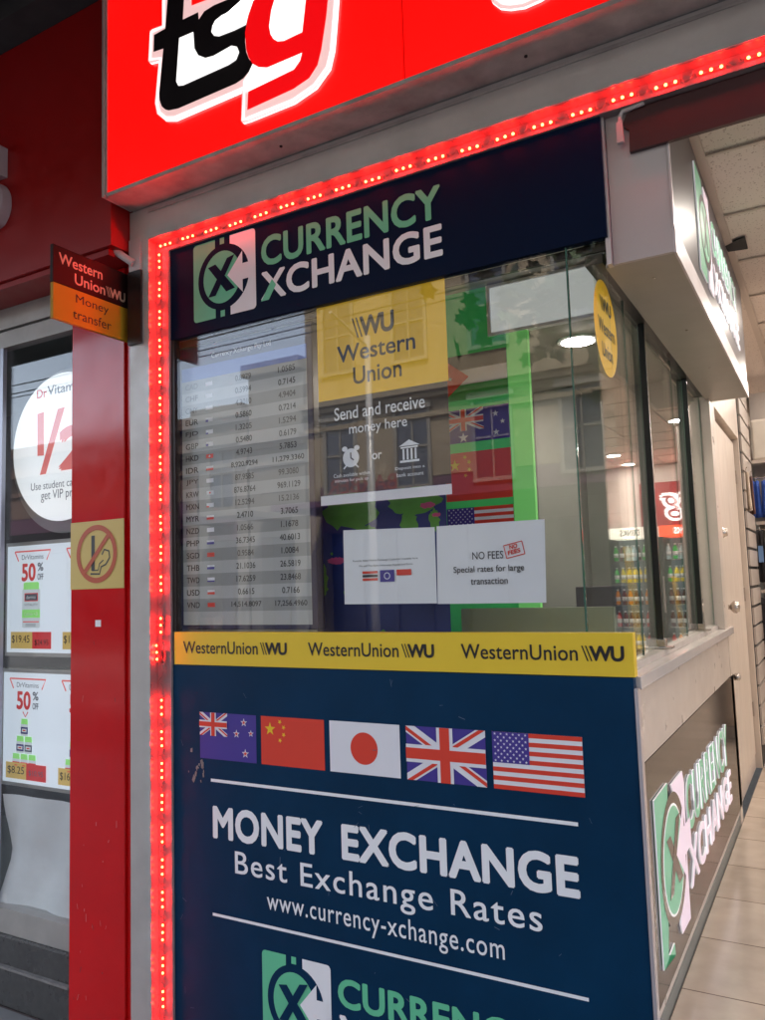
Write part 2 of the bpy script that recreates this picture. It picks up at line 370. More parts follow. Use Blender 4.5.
def flag_art(a, kind, u0, v0, u1, v1, L=0):
    w, h = u1 - u0, v1 - v0
    def jack(x0, y0, x1, y1, L):
        W_, H_ = x1 - x0, y1 - y0
        cx, cy = (x0 + x1) / 2, (y0 + y1) / 2
        def band(p, q, wd, off=0.0):
            dx, dy = q[0] - p[0], q[1] - p[1]; l = math.hypot(dx, dy); nx, ny = -dy / l, dx / l
            return clip([(p[0] + nx * (off + wd / 2), p[1] + ny * (off + wd / 2)), (q[0] + nx * (off + wd / 2), q[1] + ny * (off + wd / 2)),
                    (q[0] + nx * (off - wd / 2), q[1] + ny * (off - wd / 2)), (p[0] + nx * (off - wd / 2), p[1] + ny * (off - wd / 2))], x0, y0, x1, y1)
        a.poly(band((x0 - W_ * .1, y0 - H_ * .1), (x1 + W_ * .1, y1 + H_ * .1), H_ * .2), 'flag_white', L)
        a.poly(band((x0 - W_ * .1, y1 + H_ * .1), (x1 + W_ * .1, y0 - H_ * .1), H_ * .2), 'flag_white', L + 1)
        k = H_ * .035
        for c, sg in (((x0, y0), -1), ((x1, y1), -1), ((x0, y1), -1), ((x1, y0), -1)):
            a.poly(band(c, (cx, cy), H_ * .065, sg * k), 'flag_red', L + 2)
        a.rect(cx - H_ * .165, y0, cx + H_ * .165, y1, 'flag_white', L + 3); a.rect(x0, cy - H_ * .165, x1, cy + H_ * .165, 'flag_white', L + 4)
        a.rect(cx - H_ * .1, y0, cx + H_ * .1, y1, 'flag_red', L + 5); a.rect(x0, cy - H_ * .1, x1, cy + H_ * .1, 'flag_red', L + 6)
    if kind == 'nz':
        a.rect(u0, v0, u1, v1, 'flag_blue', L); jack(u0, v0 + h * .5, u0 + w * .5, v1, L + 1)
        for su, sv, r in ((.79, .83, .06), (.66, .58, .06), (.91, .61, .05), (.81, .18, .065)):
            a.star(u0 + w * su, v0 + h * sv, w * r, 'flag_white', L + 1); a.star(u0 + w * su, v0 + h * sv, w * r * .55, 'flag_red', L + 2)
    elif kind == 'au':
        a.rect(u0, v0, u1, v1, 'flag_blue', L); jack(u0, v0 + h * .35, u0 + w * .62, v1, L + 1)
        for su, sv, r in ((.8, .75, .05), (.9, .5, .04), (.8, .2, .05), (.3, .15, .08)): a.star(u0 + w * su, v0 + h * sv, w * r, 'flag_white', L + 1)
    elif kind == 'cn':
        a.rect(u0, v0, u1, v1, 'flag_red', L); a.star(u0 + w * .15, v0 + h * .74, w * .09, 'flag_yellow', L + 1)
        for su, sv in ((.31, .90), (.37, .79), (.37, .64), (.31, .52)): a.star(u0 + w * su, v0 + h * sv, w * .034, 'flag_yellow', L + 1, rot=.5)
    elif kind == 'jp':
        a.rect(u0, v0, u1, v1, 'flag_white', L); a.disc((u0 + u1) / 2, (v0 + v1) / 2, h * .31, h * .31, 'flag_red', L + 1)
    elif kind == 'gb':
        a.rect(u0, v0, u1, v1, 'flag_blue', L); jack(u0, v0, u1, v1, L + 1)
    elif kind == 'us':
        a.rect(u0, v0, u1, v1, 'flag_white', L)
        for k in range(7): a.rect(u0, v1 - h * (2 * k + 1) / 13, u1, v1 - h * (2 * k) / 13, 'flag_red', L + 1)
        a.rect(u0, v1 - h * 7 / 13, u0 + w * .42, v1, 'flag_blue', L + 2)
        for r in range(9):
            for c in range(6 - r % 2):
                a.star(u0 + w * .42 * (c + .5 + .5 * (r % 2)) / 6, v1 - h * 7 / 13 * (r + .6) / 9.2, h * .027, 'flag_white', L + 3)
    elif kind == 'jo':
        a.rect(u0, v0 + h * 2 / 3, u1, v1, 'black', L); a.rect(u0, v0 + h / 3, u1, v0 + h * 2 / 3, 'flag_white', L); a.rect(u0, v0, u1, v0 + h / 3, 'flag_green', L)
        a.poly([(u0, v0), (u0 + w * .42, v0 + h / 2), (u0, v1)], 'flag_red', L + 1); a.star(u0 + w * .13, v0 + h * .5, w * .04, 'flag_white', L + 2)
FLAGM = ['flag_red', 'flag_blue', 'flag_white', 'flag_yellow', 'flag_green', 'black']

def exchange_logo(a, u0, v0, u1, v1, green, white, ground, L=0):
    w, h = u1 - u0, v1 - v0
    X = lambda t: u0 + w * t
    Y = lambda t: v0 + h * t
    def rr(x0, x1, left):
        r = .05; p = []
        if left:
            for k in range(5): an = PI / 2 + PI / 2 * k / 4; p.append((X(x0 + r + r * math.cos(an)), Y(1 - r + r * math.sin(an))))
            for k in range(5): an = PI + PI / 2 * k / 4; p.append((X(x0 + r + r * math.cos(an)), Y(r + r * math.sin(an))))
            p += [(X(x1), Y(0)), (X(x1), Y(1))]
        else:
            p += [(X(x0), Y(0))]
            for k in range(5): an = -PI / 2 + PI / 2 * k / 4; p.append((X(x1 - r + r * math.cos(an)), Y(r + r * math.sin(an))))
            for k in range(5): an = PI / 2 * k / 4; p.append((X(x1 - r + r * math.cos(an)), Y(1 - r + r * math.sin(an))))
            p += [(X(x0), Y(1))]
        return p
    a.poly(rr(0, .36, True), green, L); a.poly(rr(.60, 1, False), white, L)
    for q in ((.44, .92, .51, 1.0), (.44, 0, .51, .08)): a.rect(X(q[0]), Y(q[1]), X(q[2]), Y(q[3]), green, L)
    a.disc(X(.49), Y(.5), w * .41, h * .41, ground, L + 1)
    a.disc(X(.47), Y(.5), w * .30, h * .33, green, L + 2)
    a.poly([(X(.56), Y(.5)), (X(.80), Y(.76)), (X(.80), Y(.60)), (X(.95), Y(.60)), (X(.95), Y(.40)), (X(.80), Y(.40)), (X(.80), Y(.24))], white, L + 3)
    a.poly([(X(.25), Y(.66)), (X(.37), Y(.68)), (X(.68), Y(.32)), (X(.54), Y(.30))], ground, L + 4)
    a.poly([(X(.25), Y(.28)), (X(.37), Y(.28)), (X(.68), Y(.74)), (X(.56), Y(.72))], ground, L + 5)

def wu_mark(a, u0, v0, u1, v1, m, L=0):
    w, h = u1 - u0, v1 - v0
    for k in (0, .09):
        a.poly([(u0 + w * k, v1), (u0 + w * (k + .035), v1), (u0 + w * (k + .165), v0), (u0 + w * (k + .13), v0)], m, L)
    a.text('WU', u0 + w * .19, v0, u1, v1, m, L, bold=.035, space=.9)

# ================================================================== GROUND AND STREET
GZ = -0.52
def brick(name, c1, c2, cm, scale, bw, rh, rough=0.5, mortar=0.01, off=0.5, coat=0.0, rot=None):
    m = mat(name, c1, rough, coat=coat); nt = m.node_tree; b = nt.nodes['Principled BSDF']
    tc = nt.nodes.new('ShaderNodeTexCoord'); br = nt.nodes.new('ShaderNodeTexBrick'); mp = nt.nodes.new('ShaderNodeMapping')
    nt.links.new(tc.outputs['Object'], mp.inputs[0]); nt.links.new(mp.outputs[0], br.inputs['Vector'])
    if rot: mp.inputs['Rotation'].default_value = rot
    br.inputs['Scale'].default_value = scale; br.inputs['Brick Width'].default_value = bw; br.inputs['Row Height'].default_value = rh
    br.inputs['Mortar Size'].default_value = mortar; br.offset = off; br.inputs['Mortar Smooth'].default_value = 0.1
    br.inputs['Color1'].default_value = (*c1, 1); br.inputs['Color2'].default_value = (*c2, 1); br.inputs['Mortar'].default_value = (*cm, 1)
    n = nt.nodes.new('ShaderNodeTexNoise'); n.inputs['Scale'].default_value = 7; n.inputs['Detail'].default_value = 7
    nt.links.new(tc.outputs['Object'], n.inputs['Vector'])
    mr = nt.nodes.new('ShaderNodeMapRange'); mr.inputs['To Min'].default_value = 0.66; mr.inputs['To Max'].default_value = 1.18
    nt.links.new(n.outputs['Fac'], mr.inputs[0])
    mx = nt.nodes.new('ShaderNodeMix'); mx.data_type = 'RGBA'; mx.blend_type = 'MULTIPLY'; mx.inputs[0].default_value = 1
    nt.links.new(br.outputs['Color'], mx.inputs[6]); nt.links.new(mr.outputs[0], mx.inputs[7]); nt.links.new(mx.outputs[2], b.inputs['Base Color'])
    bp = nt.nodes.new('ShaderNodeBump'); bp.inputs['Strength'].default_value = 0.4; bp.inputs['Distance'].default_value = 0.004; bp.invert = True
    nt.links.new(br.outputs['Fac'], bp.inputs['Height']); nt.links.new(bp.outputs[0], b.inputs['Normal'])
    return m
W['paving'] = brick('bluestone_paving', (0.19, 0.19, 0.19), (0.23, 0.23, 0.225), (0.09, 0.06, 0.06), 1, 0.9, 0.45, 0.55)
W['floortile'] = brick('beige_floor_tile', (0.50, 0.41, 0.33), (0.55, 0.455, 0.37), (0.17, 0.12, 0.10), 1, 0.44, 0.44, 0.16, 0.0035, off=0.0)
W['asphalt'] = mat('asphalt', (0.05, 0.05, 0.052), 0.8, var=0.25, vscale=20, bump=0.2)
W['concrete'] = mat('kerb_concrete', (0.25, 0.24, 0.22), 0.7, var=0.2)

def structure(name, mats, *boxes):
    b = MB()
    for q in boxes: b.box(*q)
    o = b.build(name, mats); o['kind'] = 'structure'; return o
def sheet(name, m, x0, x1, y0, y1, z):
    b = MB(); b.face([(x0, y0, z), (x1, y0, z), (x1, y1, z), (x0, y1, z)]); o = b.build(name, m, fix=False); o['kind'] = 'structure'; return o
sheet('ground', 'asphalt', -300, 300, -300, 60, GZ - 0.16)
structure('pavement', 'paving', (-60, 60, -4.2, -0.0, GZ - 0.3, GZ))
structure('kerb', 'concrete', (-60, 60, -4.4, -4.202, GZ - 0.3, GZ + 0.003))
structure('road', 'asphalt', (-60, 60, -12.0, -4.402, GZ - 0.3, GZ - 0.14))
structure('far_pavement', 'paving', (-60, 60, -16.0, -12.002, GZ - 0.3, GZ))
rl = MB()
for k in range(-8, 9): rl.face([(k * 6, -8.26, GZ - .136), (k * 6 + 3, -8.26, GZ - .136), (k * 6 + 3, -8.14, GZ - .136), (k * 6, -8.14, GZ - .136)])
o = rl.build('road_markings', 'white', fix=False); o['kind'] = 'structure'
structure('shop_floor', 'floortile', (0.001, 7.0, -0.002, 14.0, GZ - 0.2, 0.0))
structure('entrance_step', 'granite', (-0.03, 7.0, -0.42, -0.004, GZ - .2, -0.006))
structure('kiosk_floor', 'kgrey', (-1.9, -0.002, 0.06, 2.6, GZ - 0.2, 0.05))

# ================================================================== SHOP INTERIOR
W['ctile'] = None
def ceiling_mat():
    m = mat('acoustic_tile', (0.50, 0.43, 0.38), 0.8); nt = m.node_tree; b = nt.nodes['Principled BSDF']
    tc = nt.nodes.new('ShaderNodeTexCoord')
    v = nt.nodes.new('ShaderNodeTexVoronoi'); v.inputs['Scale'].default_value = 75; nt.links.new(tc.outputs['Object'], v.inputs['Vector'])
    n = nt.nodes.new('ShaderNodeTexNoise'); n.inputs['Scale'].default_value = 30; nt.links.new(tc.outputs['Object'], n.inputs['Vector'])
    ad = nt.nodes.new('ShaderNodeMath'); ad.operation = 'MULTIPLY'; nt.links.new(v.outputs['Distance'], ad.inputs[0]); nt.links.new(n.outputs['Fac'], ad.inputs[1])
    r = nt.nodes.new('ShaderNodeValToRGB'); r.color_ramp.elements[0].position = 0.07; r.color_ramp.elements[1].position = 0.13
    r.color_ramp.elements[0].color = (0.36, 0.28, 0.24, 1); r.color_ramp.elements[1].color = (0.68, 0.60, 0.54, 1)
    nt.links.new(ad.outputs[0], r.inputs[0]); nt.links.new(r.outputs[0], b.inputs['Base Color'])
    return m
W['ctile'] = ceiling_mat()
CZ = 3.05
sheetc = MB(); sheetc.box(0.0, 7.0, 0.06, 14.0, CZ + 0.012, CZ + 0.05)
c = sheetc.build('ceiling', 'ctile'); c['kind'] = 'structure'
g = MB()
xs = [0.215 + 0.6 * k for k in range(12)]
for x in xs: g.box(x - 0.02, x + 0.02, 0.06, 14, CZ - 0.002, CZ + 0.008)
ys = [0.75 + 0.62 * k for k in range(21)]
for y in ys: g.box(0.2, 7.0, y - 0.008, y + 0.008, CZ, CZ + 0.006)
c = g.build('ceiling_grid', 'tbar'); c['kind'] = 'structure'
def F2(px, py, z):
    d = ray(px, py); t = (z - CAM[2]) / d[2]; return (CAM[0] + t * d[0], CAM[1] + t * d[1])
g = MB(); pts = [F2(725, 246, CZ - .004), F2(745, 237, CZ - .004), F2(748, 249, CZ - .004), F2(728, 252, CZ - .004)]
g.face([(p[0], p[1], CZ - .004) for p in pts][::-1]); g.face([(p[0], p[1], CZ + .003) for p in pts])
prop(g.build('ceiling_gap', 'dark'), 'dark wedge shaped opening where a ceiling tile has slipped', 'ceiling gap')

solid('shop_wall', 'shopwall', 'plain cream back wall of the shop behind the drinks fridges', 'wall', (0.0, 7.0, 14.0, 14.15, 0, 3.06))
solid('shop_wall', 'shopwall', 'plain cream wall on the far right side of the shop', 'wall', (7.002, 7.15, 0.1, 14.15, 0, 3.06))
# room behind the kiosk door
dw = thing('door_partition', 'cream wall with cream door, steel knob and deadbolt beside the kiosk', 'wall', (0, 3.2, 0))
part('wall', 'door', dw, (-0.10, 0.0, 2.46, 2.56, 0.0, 3.049), (-0.10, 0.0, 2.561, 3.93, 2.41, 3.049), (-0.10, 0.0, 3.931, 3.985, 0.0, 3.049), (-.10, -.055, 2.561, 3.93, 2.385, 2.409))
dr = part('door', 'door', dw, (-0.075, -0.035, 2.565, 3.925, 0.10, 2.38), bevel=0.004)
part('door_skirt', 'beige', dr, (-0.075, -0.04, 2.565, 3.925, 0.0, 0.095))
k = MB(); ky, kz = 2.66, 1.205
k.lathe([(0.036, 0), (0.036, 0.008), (0.014, 0.012), (0.014, 0.035), (0.024, 0.042), (0.036, 0.055), (0.037, 0.07), (0.026, 0.085), (0.004, 0.09)], (-0.035, ky, kz), 20, axis='X')
k.build('handle', 'steel', dr, smooth=True)
k = MB(); k.lathe([(0.036, 0), (0.036, 0.02), (0.026, 0.03), (0.024, 0.045), (0.004, 0.047)], (-0.035, 2.70, 1.655), 16, axis='X'); k.build('deadbolt', 'steel', dr, smooth=True)
for hz in (2.12, 1.25, 0.42): part('hinge', 'steel', dr, (-0.036, -0.027, 3.905, 3.935, hz - .05, hz + .05))

# slatwall beyond the door and the clothes bay facing the street
sw = MB()
for k in range(20):
    z = 0.14 + k * 0.145
    sw.box(0.0, 0.018, 4.00, 4.72, z + 0.012, z + 0.134)
sw.box(-0.05, 0.004, 3.99, 4.74, 0.0, 3.049, 1)
prop(sw.build('slatwall', ['slat', 'dark']), 'cream slatwall panel with dark grooves just past the cream door', 'slatwall')
rk = thing('clothes_rack', 'tall wall bay with shelf and rails holding shorts and bags', 'clothes rack', (0.2, 4.72, 0))
part('back_panel', 'slat', rk, (0.02, 0.42, 4.95, 4.97, 0.0, 2.95))
part('side_panel', 'slat', rk, (0.40, 0.42, 4.72, 4.948, 0.0, 2.7))
for z in (2.31, 1.80, 1.24): part('shelf', 'beige', rk, (0.022, 0.398, 4.70, 4.948, z, z + 0.025))
for z in (2.19, 1.76):
    q = MB(); q.tube([(0.022, 4.74, z), (0.398, 4.74, z)], 0.008, 8); q.build('rail', 'steel', rk)
W['cl_blue'] = mat('royal_blue_cloth', (0.02, 0.07, 0.34), 0.8, var=0.25, vscale=20)
W['cl_cream'] = mat('cream_cloth', (0.52, 0.42, 0.33), 0.8, var=0.2, vscale=20)
W['cl_brown'] = mat('brown_cloth', (0.10, 0.04, 0.03), 0.8, var=0.2, vscale=20)
W['cl_black'] = mat('black_cloth', (0.014, 0.012, 0.015), 0.8, var=0.2, vscale=20)
W['tag_blue'] = mat('blue_tag', (0.14, 0.26, 0.50), 0.5)
W['cl_white'] = mat('white_carton', (0.60, 0.55, 0.48), 0.6, var=0.1)
def garment(x, y, ztop, h, w, m, label, name='folded_shorts', cat='clothing', tag=False, group=None):
    t = thing(name, label, cat, (x, y, ztop), group)
    b = MB(); n = 9; rows = 7
    ring = []
    for r in range(rows):
        z = ztop - h * r / (rows - 1); ww = w * (0.72 + 0.35 * r / (rows - 1))
        row = []
        for k in range(n):
            u = k / (n - 1); row.append((x + (u - .5) * ww, y - 0.02 - 0.012 * math.sin(u * PI * 3 + x * 40) * (0.4 + r / rows), z + 0.006 * math.sin(u * 9 + x * 30)))
        for k in reversed(range(n)):
            u = k / (n - 1); row.append((x + (u - .5) * ww, y + 0.02 + 0.008 * math.sin(u * PI * 2), z))
        ring.append(row)
    base = len(b.v)
    for row in ring: b.v += row
    m2 = 2 * n
    for r in range(rows - 1):
        for k in range(m2):
            b.f.append((base + r * m2 + k, base + r * m2 + (k + 1) % m2, base + (r + 1) * m2 + (k + 1) % m2, base + (r + 1) * m2 + k)); b.m.append(0)
    b.f.append(tuple(base + k for k in range(m2))); b.m.append(0); b.f.append(tuple(base + (rows - 1) * m2 + k for k in range(m2))); b.m.append(0)
    b.build('cloth', m, t, smooth=True)
    hk = MB(); hk.tube([(x, y + .0, ztop - .005), (x, y + .0, ztop + .03), (x + .008, y + .01, ztop + .045), (x, y + .02, ztop + .04)], 0.0025, 6); hk.build('hook', 'steel', t)
    if tag: part('tag', 'tag_blue', t, (x - w * .28, x + w * .28, y - .045, y - .04, ztop - h * .62, ztop - h * .3))
    return t
names = ['first cream trousers on the upper rail nearest the slatwall', 'brown and cream trousers second along the upper rail']
garment(0.022, 4.12, 2.17, .29, .05, 'cl_cream', names[0], 'hanging_trousers')
garment(0.028, 4.42, 2.17, .30, .035, 'cl_brown', 'dark brown trousers hanging between cream trousers and blue shorts', 'hanging_trousers')
pos = ['third from the slatwall on the upper rail', 'fourth along the upper rail', 'fifth along the upper rail', 'sixth along the upper rail, hard by the side panel']
for i, dx in enumerate((.045, .108, .172, .236)):
    garment(dx, 4.70, 2.16, .30, .062, 'cl_blue', 'royal blue shorts hanging ' + pos[i], 'hanging_shorts', group='blue shorts on the upper rail')
for i, dx in enumerate((.045, .115, .19, .27)):
    garment(dx, 4.70, 1.75, .42, .066, 'cl_black', 'black garment with pale blue tag, ' + ['nearest the slatwall', 'second', 'third', 'fourth'][i] + ' on the lower rail', 'hanging_garment', tag=True, group='black garments on the lower rail')
for i, dx in enumerate((.06, .17, .29)):
    garment(dx, 4.70, 1.20, .50, .11, ['cl_black', 'cl_brown', 'cl_black'][i], ['black bag hanging below the bottom shelf by the slatwall', 'maroon bag hanging below the bottom shelf', 'black bag hanging below the bottom shelf by the side panel'][i], 'hanging_bag', 'bag')
for i, dx in enumerate((.05, .14, .24, .34)):
    garment(dx, 4.70, .66, .5, .09, ['cl_brown', 'cl_black', 'cl_cream', 'cl_black'][i], ['brown bag on the lowest row by the slatwall', 'black bag second on the lowest row', 'cream bag third on the lowest row', 'black bag last on the lowest row by the side panel'][i], 'hanging_bag', 'bag')
bx = MB(); bx.box(.03, .30, 4.72, 4.93, 2.337, 2.68); prop(bx.build('storage_box', 'cl_white', bevel=.02), 'bulky cream carton on the top shelf above the hanging shorts', 'box')

# drinks fridges at the back of the shop (seen mirrored in the side glass)
W['fr_body'] = mat('fridge_black', (0.02, 0.02, 0.022), 0.35)
W['fr_in'] = mat('fridge_white_liner', (0.12, 0.13, 0.13), 0.5, emit=0.02, ecol=(0.9, 1, 0.98))
W['fr_head'] = mat('fridge_header_red', (0.7, 0.05, 0.02), 0.3, emit=0.22, ecol=(1, 0.10, 0.03))
W['fr_headw'] = mat('fridge_header_white', (0.8, 0.8, 0.75), 0.3, emit=0.22, ecol=(1, 0.9, 0.7))
bc = {'green': (0.05, 0.5, 0.08), 'cola': (0.10, 0.01, 0.008), 'red': (0.6, 0.02, 0.02), 'yellow': (0.8, 0.6, 0.05), 'clear': (0.6, 0.75, 0.8), 'orange': (0.8, 0.25, 0.02)}
for kx in bc: W['b_' + kx] = mat('bottle_' + kx, bc[kx], 0.15, emit=0.02, ecol=bc[kx])
def fridge(x0, x1, y, label, head):
    t = thing('drinks_fridge', label, 'fridge', ((x0 + x1) / 2, y, 0), 'drinks fridges along the back of the shop')
    part('cabinet', 'fr_body', t, (x0, x0 + .04, y, y + .6, 0, 2.1), (x1 - .04, x1, y, y + .6, 0, 2.1), (x0 + .04, x1 - .04, y + .56, y + .6, 0, 2.1), (x0 + .04, x1 - .04, y, y + .56, 0, .38))
    part('header', head, t, (x0, x1, y - .03, y + .56, 1.95, 2.1))
    part('liner', 'fr_in', t, (x0 + .042, x1 - .042, y + .54, y + .555, .38, 1.948))
    for s in range(5): part('shelf', 'steel', t, (x0 + .042, x1 - .042, y + .06, y + .538, .385 + s * .31, .395 + s * .31))
    part('door_glass', 'glass2', t, (x0 + .05, x1 - .05, y + .0, y + .006, .39, 1.94))
    part('handle', 'steel', t, (x1 - .035, x1 - .01, y - .04, y - .01, .9, 1.4))
    a = Art(['whitelit', 'blackletter'], 'front', y - .03); a.text('DRINKS', x0 + .2, 1.98, x1 - .2, 2.07, 'whitelit' if head == 'fr_head' else 'blackletter', 0, bold=.02); a.build('lettering', t)
    return t
fridge(.72, 1.42, 9.0, 'drinks fridge with red lit header nearest the clothes bay', 'fr_head')
fridge(1.45, 2.15, 9.0, 'drinks fridge with white lit header beside the red headed one', 'fr_headw')
fridge(2.18, 2.88, 9.0, 'drinks fridge with red lit header farthest from the kiosk', 'fr_head')
def bottle_proto(col):
    t = thing('drink_bottle', 'bottle', 'bottle', (0, 0, 0), 'bottles in the drinks fridges')
    b = MB(); b.lathe([(.03, 0), (.033, .01), (.033, .13), (.026, .165), (.012, .19), (.012, .2)], (0, 0, 0), 10); b.build('bottle_body', 'b_' + col, t, smooth=True)
    b = MB(); b.lathe([(.014, .2), (.014, .22)], (0, 0, 0), 8); b.build('cap', 'white', t)
    b = MB(); b.lathe([(.0335, .05), (.0335, .11)], (0, 0, 0), 10); b.build('wrapper', 'flag_white', t, smooth=True)
    return t
protos = {}
fn = ['the red headed fridge by the clothes bay', 'the white headed fridge', 'the far red headed fridge']
ordn = ['first', 'second', 'third', 'fourth', 'fifth', 'sixth', 'seventh']
shn = ['bottom', 'second lowest', 'middle', 'second highest', 'top']
pal = [['orange', 'red', 'yellow'], ['cola', 'red', 'cola'], ['cola', 'orange', 'cola'], ['green', 'yellow', 'green'], ['green', 'clear', 'cola']]
for fi, fx in enumerate((.72, 1.45, 2.18)):
    for s in range(5):
        for k in range(7):
            col = random.choice(pal[s]); loc = (fx + .09 + k * .087, 9.13 + random.uniform(-.01, .01), .396 + s * .31)
            lab = f"{col} drink bottle, {ordn[k]} from the left on the {shn[s]} shelf of {fn[fi]}"
            if len(lab.split()) > 16: lab = f"{col} bottle, {ordn[k]} from left, {shn[s]} shelf of {fn[fi]}"
            if len(lab.split()) > 16: lab = f"{col} bottle, {ordn[k]} from left, {shn[s]} shelf, {fn[fi].replace(' by the clothes bay', '').replace('the red', 'near red')}"
            if col not in protos:
                protos[col] = bottle_proto(col); t = protos[col]; t.location = loc; t['label'] = lab
            else: copytree(protos[col], loc, lab)
W['innerred'] = mat('inner_red', (0.22, 0.01, 0.014), 0.4, emit=.01, ecol=(1, .03, .02))
rs = thing('red_shop_sign', 'red wall panel with outlined white lettering above the drinks fridges', 'sign', (2, 9.6, 2.4))
part('panel', W['darkred'] if False else 'innerred', rs, (.45, 1.75, 9.62, 9.66, 2.105, 2.78))
a = Art(['whitelit', 'innerred'], 'front', 9.62, lift=.004)
a.text('tsg', .86, 2.20, 1.50, 2.66, 'whitelit', 0, bold=.11, shear=.25); a.text('tsg', .90, 2.235, 1.46, 2.625, 'innerred', 2, bold=.0, shear=.25); a.build('lettering', rs)
solid('partition_wall', 'shopwall', 'cream partition wall carrying the red panel behind the fridges', 'wall', (.45, 7.0, 9.665, 9.75, 0, 3.049))

# ceiling downlights
dl = thing('downlight', 'd', 'ceiling light', (0, 0, 0), 'round ceiling downlights')
b = MB(); b.lathe([(.105, 0), (.105, -.006), (.085, -.008)], (0, 0, 0), 24); b.build('rim', 'white', dl)
b = MB(); b.lathe([(.083, -.0085), (.08, -.010)], (0, 0, 0), 24); b.build('lamp_face', 'lamp', dl)
cols_ = [0.64, 1.82, 3.2, 4.6]; cn = ['nearest the kiosk', 'second from the kiosk', 'third from the kiosk', 'by the far side wall']
rows_ = [1.3, 2.9, 4.5, 5.3, 6.3, 7.4, 8.3, 9.3]; rn = ['nearest the street', 'second from the street', 'third from the street', 'fourth from the street', 'fifth from the street', 'sixth from the street', 'seventh from the street', 'right above the fridges']
first = True
for i, x in enumerate(cols_):
    for j, y in enumerate(rows_):
        lab = f"round ceiling downlight, row {cn[i]}, {rn[j]}"
        if first: dl.location = (x, y, CZ); dl['label'] = lab; first = False
        else: copytree(dl, (x, y, CZ), lab)
KZ = 2.62
for (x, y, lab) in ((-.50, 1.45, 'round downlight in the kiosk ceiling just inside the side glass'), (-1.35, 1.7, 'round downlight in the kiosk ceiling behind the rate screen')):
    copytree(dl, (x, y, KZ - .001), lab)

# ================================================================== KIOSK
kc = MB(); kc.box(-1.90, -0.09, 0.035, 2.6, KZ, KZ + .04); W['kceil'] = mat('kiosk_ceiling_grey', (0.40, 0.38, 0.34), 0.6, var=.06); c = kc.build('kiosk_ceiling', 'kceil'); c['kind'] = 'structure'
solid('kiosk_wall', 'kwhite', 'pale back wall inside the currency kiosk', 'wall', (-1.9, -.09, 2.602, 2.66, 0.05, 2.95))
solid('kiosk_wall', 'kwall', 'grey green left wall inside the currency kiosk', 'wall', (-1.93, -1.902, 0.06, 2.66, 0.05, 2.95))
# sign boards
ls = thing('lower_sign_board', 'dark blue money exchange board with five flags below the yellow band', 'sign', (-.95, 0, 0))
nb = part('board', 'navy', ls, (-1.905, -0.0, 0.0, 0.035, GZ + .001, 1.093), bevel=.002)
part('edge_trim', 'brushed', ls, (0.001, 0.012, -0.004, 0.03, GZ + .002, 1.06))
fz0, fz1 = .720, .905
for kx, u0, u1 in (('nz', -1.756, -1.464), ('cn', -1.440, -1.143), ('jp', -1.119, -.822), ('gb', -.796, -.496), ('us', -.472, -.169)):
    a = Art(FLAGM, 'front', 0.0); flag_art(a, kx, u0, fz0, u1, fz1); o = a.build('flag', ls)
    o['label'] = {'nz': 'New Zealand flag', 'cn': 'Chinese flag', 'jp': 'Japanese flag', 'gb': 'British flag', 'us': 'American flag'}[kx]
a = Art(['white'], 'front', 0.0)
a.rect(-1.70, .630, -.196, .642, 'white'); a.rect(-1.698, .110, -.191, .121, 'white'); a.build('rule_line', ls)
a = Art(['white'], 'front', 0.0)
a.text('MONEY', -1.692, .409, -1.160, .538, 'white', bold=.036, space=1.05)
a.text('EXCHANGE', -1.078, .409, -.200, .538, 'white', bold=.036, space=1.05)
a.text('Best Exchange Rates', -1.580, .262, -.328, .374, 'white', bold=.006, space=1.12)
a.text('www.currency-xchange.com', -1.425, .158, -.460, .247, 'white', bold=.004, space=1.1)
a.build('lettering', ls)
a = Art(['mint', 'white', 'navy'], 'front', 0.0)
exchange_logo(a, -1.453, -.30, -1.140, .028, 'mint', 'white', 'navy')
a.text('CURRENCY', -1.11, -.105, -.36, -.003, 'mint', bold=.03, space=1.02)
a.text('XCHANGE', -1.11, -.27, -.36, -.13, 'white', bold=.03, space=1.02)
a.build('logo', ls)
# chipped, scuffed corner by the first flag
a = Art(['conc'], 'front', 0.0)
for _ in range(16):
    cu, cv = -1.765 + random.gauss(0, .03), .675 + random.gauss(0, .03); r = random.uniform(.002, .011)
    a.poly([(cu + r * random.uniform(.4, 1.3) * math.cos(t), cv + r * 1.7 * random.uniform(.4, 1.3) * math.sin(t)) for t in [PI * 2 * k / 7 for k in range(7)]], 'conc', random.choice((0, 0.2, .4, .6)))
join(nb, a.build('scuff', ls))

rw = random.Random(12)
a = Art(['scratch_blue'], 'front', 0.0)
for _ in range(40):
    u, v = rw.uniform(-1.88, -.03), rw.uniform(-.3, 1.07); l = rw.uniform(.003, .03); an = rw.uniform(0, PI)
    a.stroke([(u, v), (u + l * math.cos(an), v + l * math.sin(an))], rw.uniform(.0008, .0022), 'scratch_blue', rw.choice((3, 3.3, 3.6)))
join(nb, a.build('scratch', ls))
yb = thing('yellow_band', 'yellow money transfer strip running under the kiosk window', 'sign strip', (-.95, 0, 1.1))
part('strip', 'yellow', yb, (-1.892, .006, -.004, .034, 1.0955, 1.230))
a = Art(['black'], 'front', -.004)
for u0, u1, w1 in ((-1.841, -1.305, 0), (-1.205, -.672, 0), (-.570, -.022, 0)):
    um = u0 + (u1 - u0) * .735
    a.text('WesternUnion', u0, 1.142, um, 1.192, 'black', bold=.008, space=1.02); wu_mark(a, um + .012, 1.142, u1, 1.190, 'black')
a.build('lettering', yb)

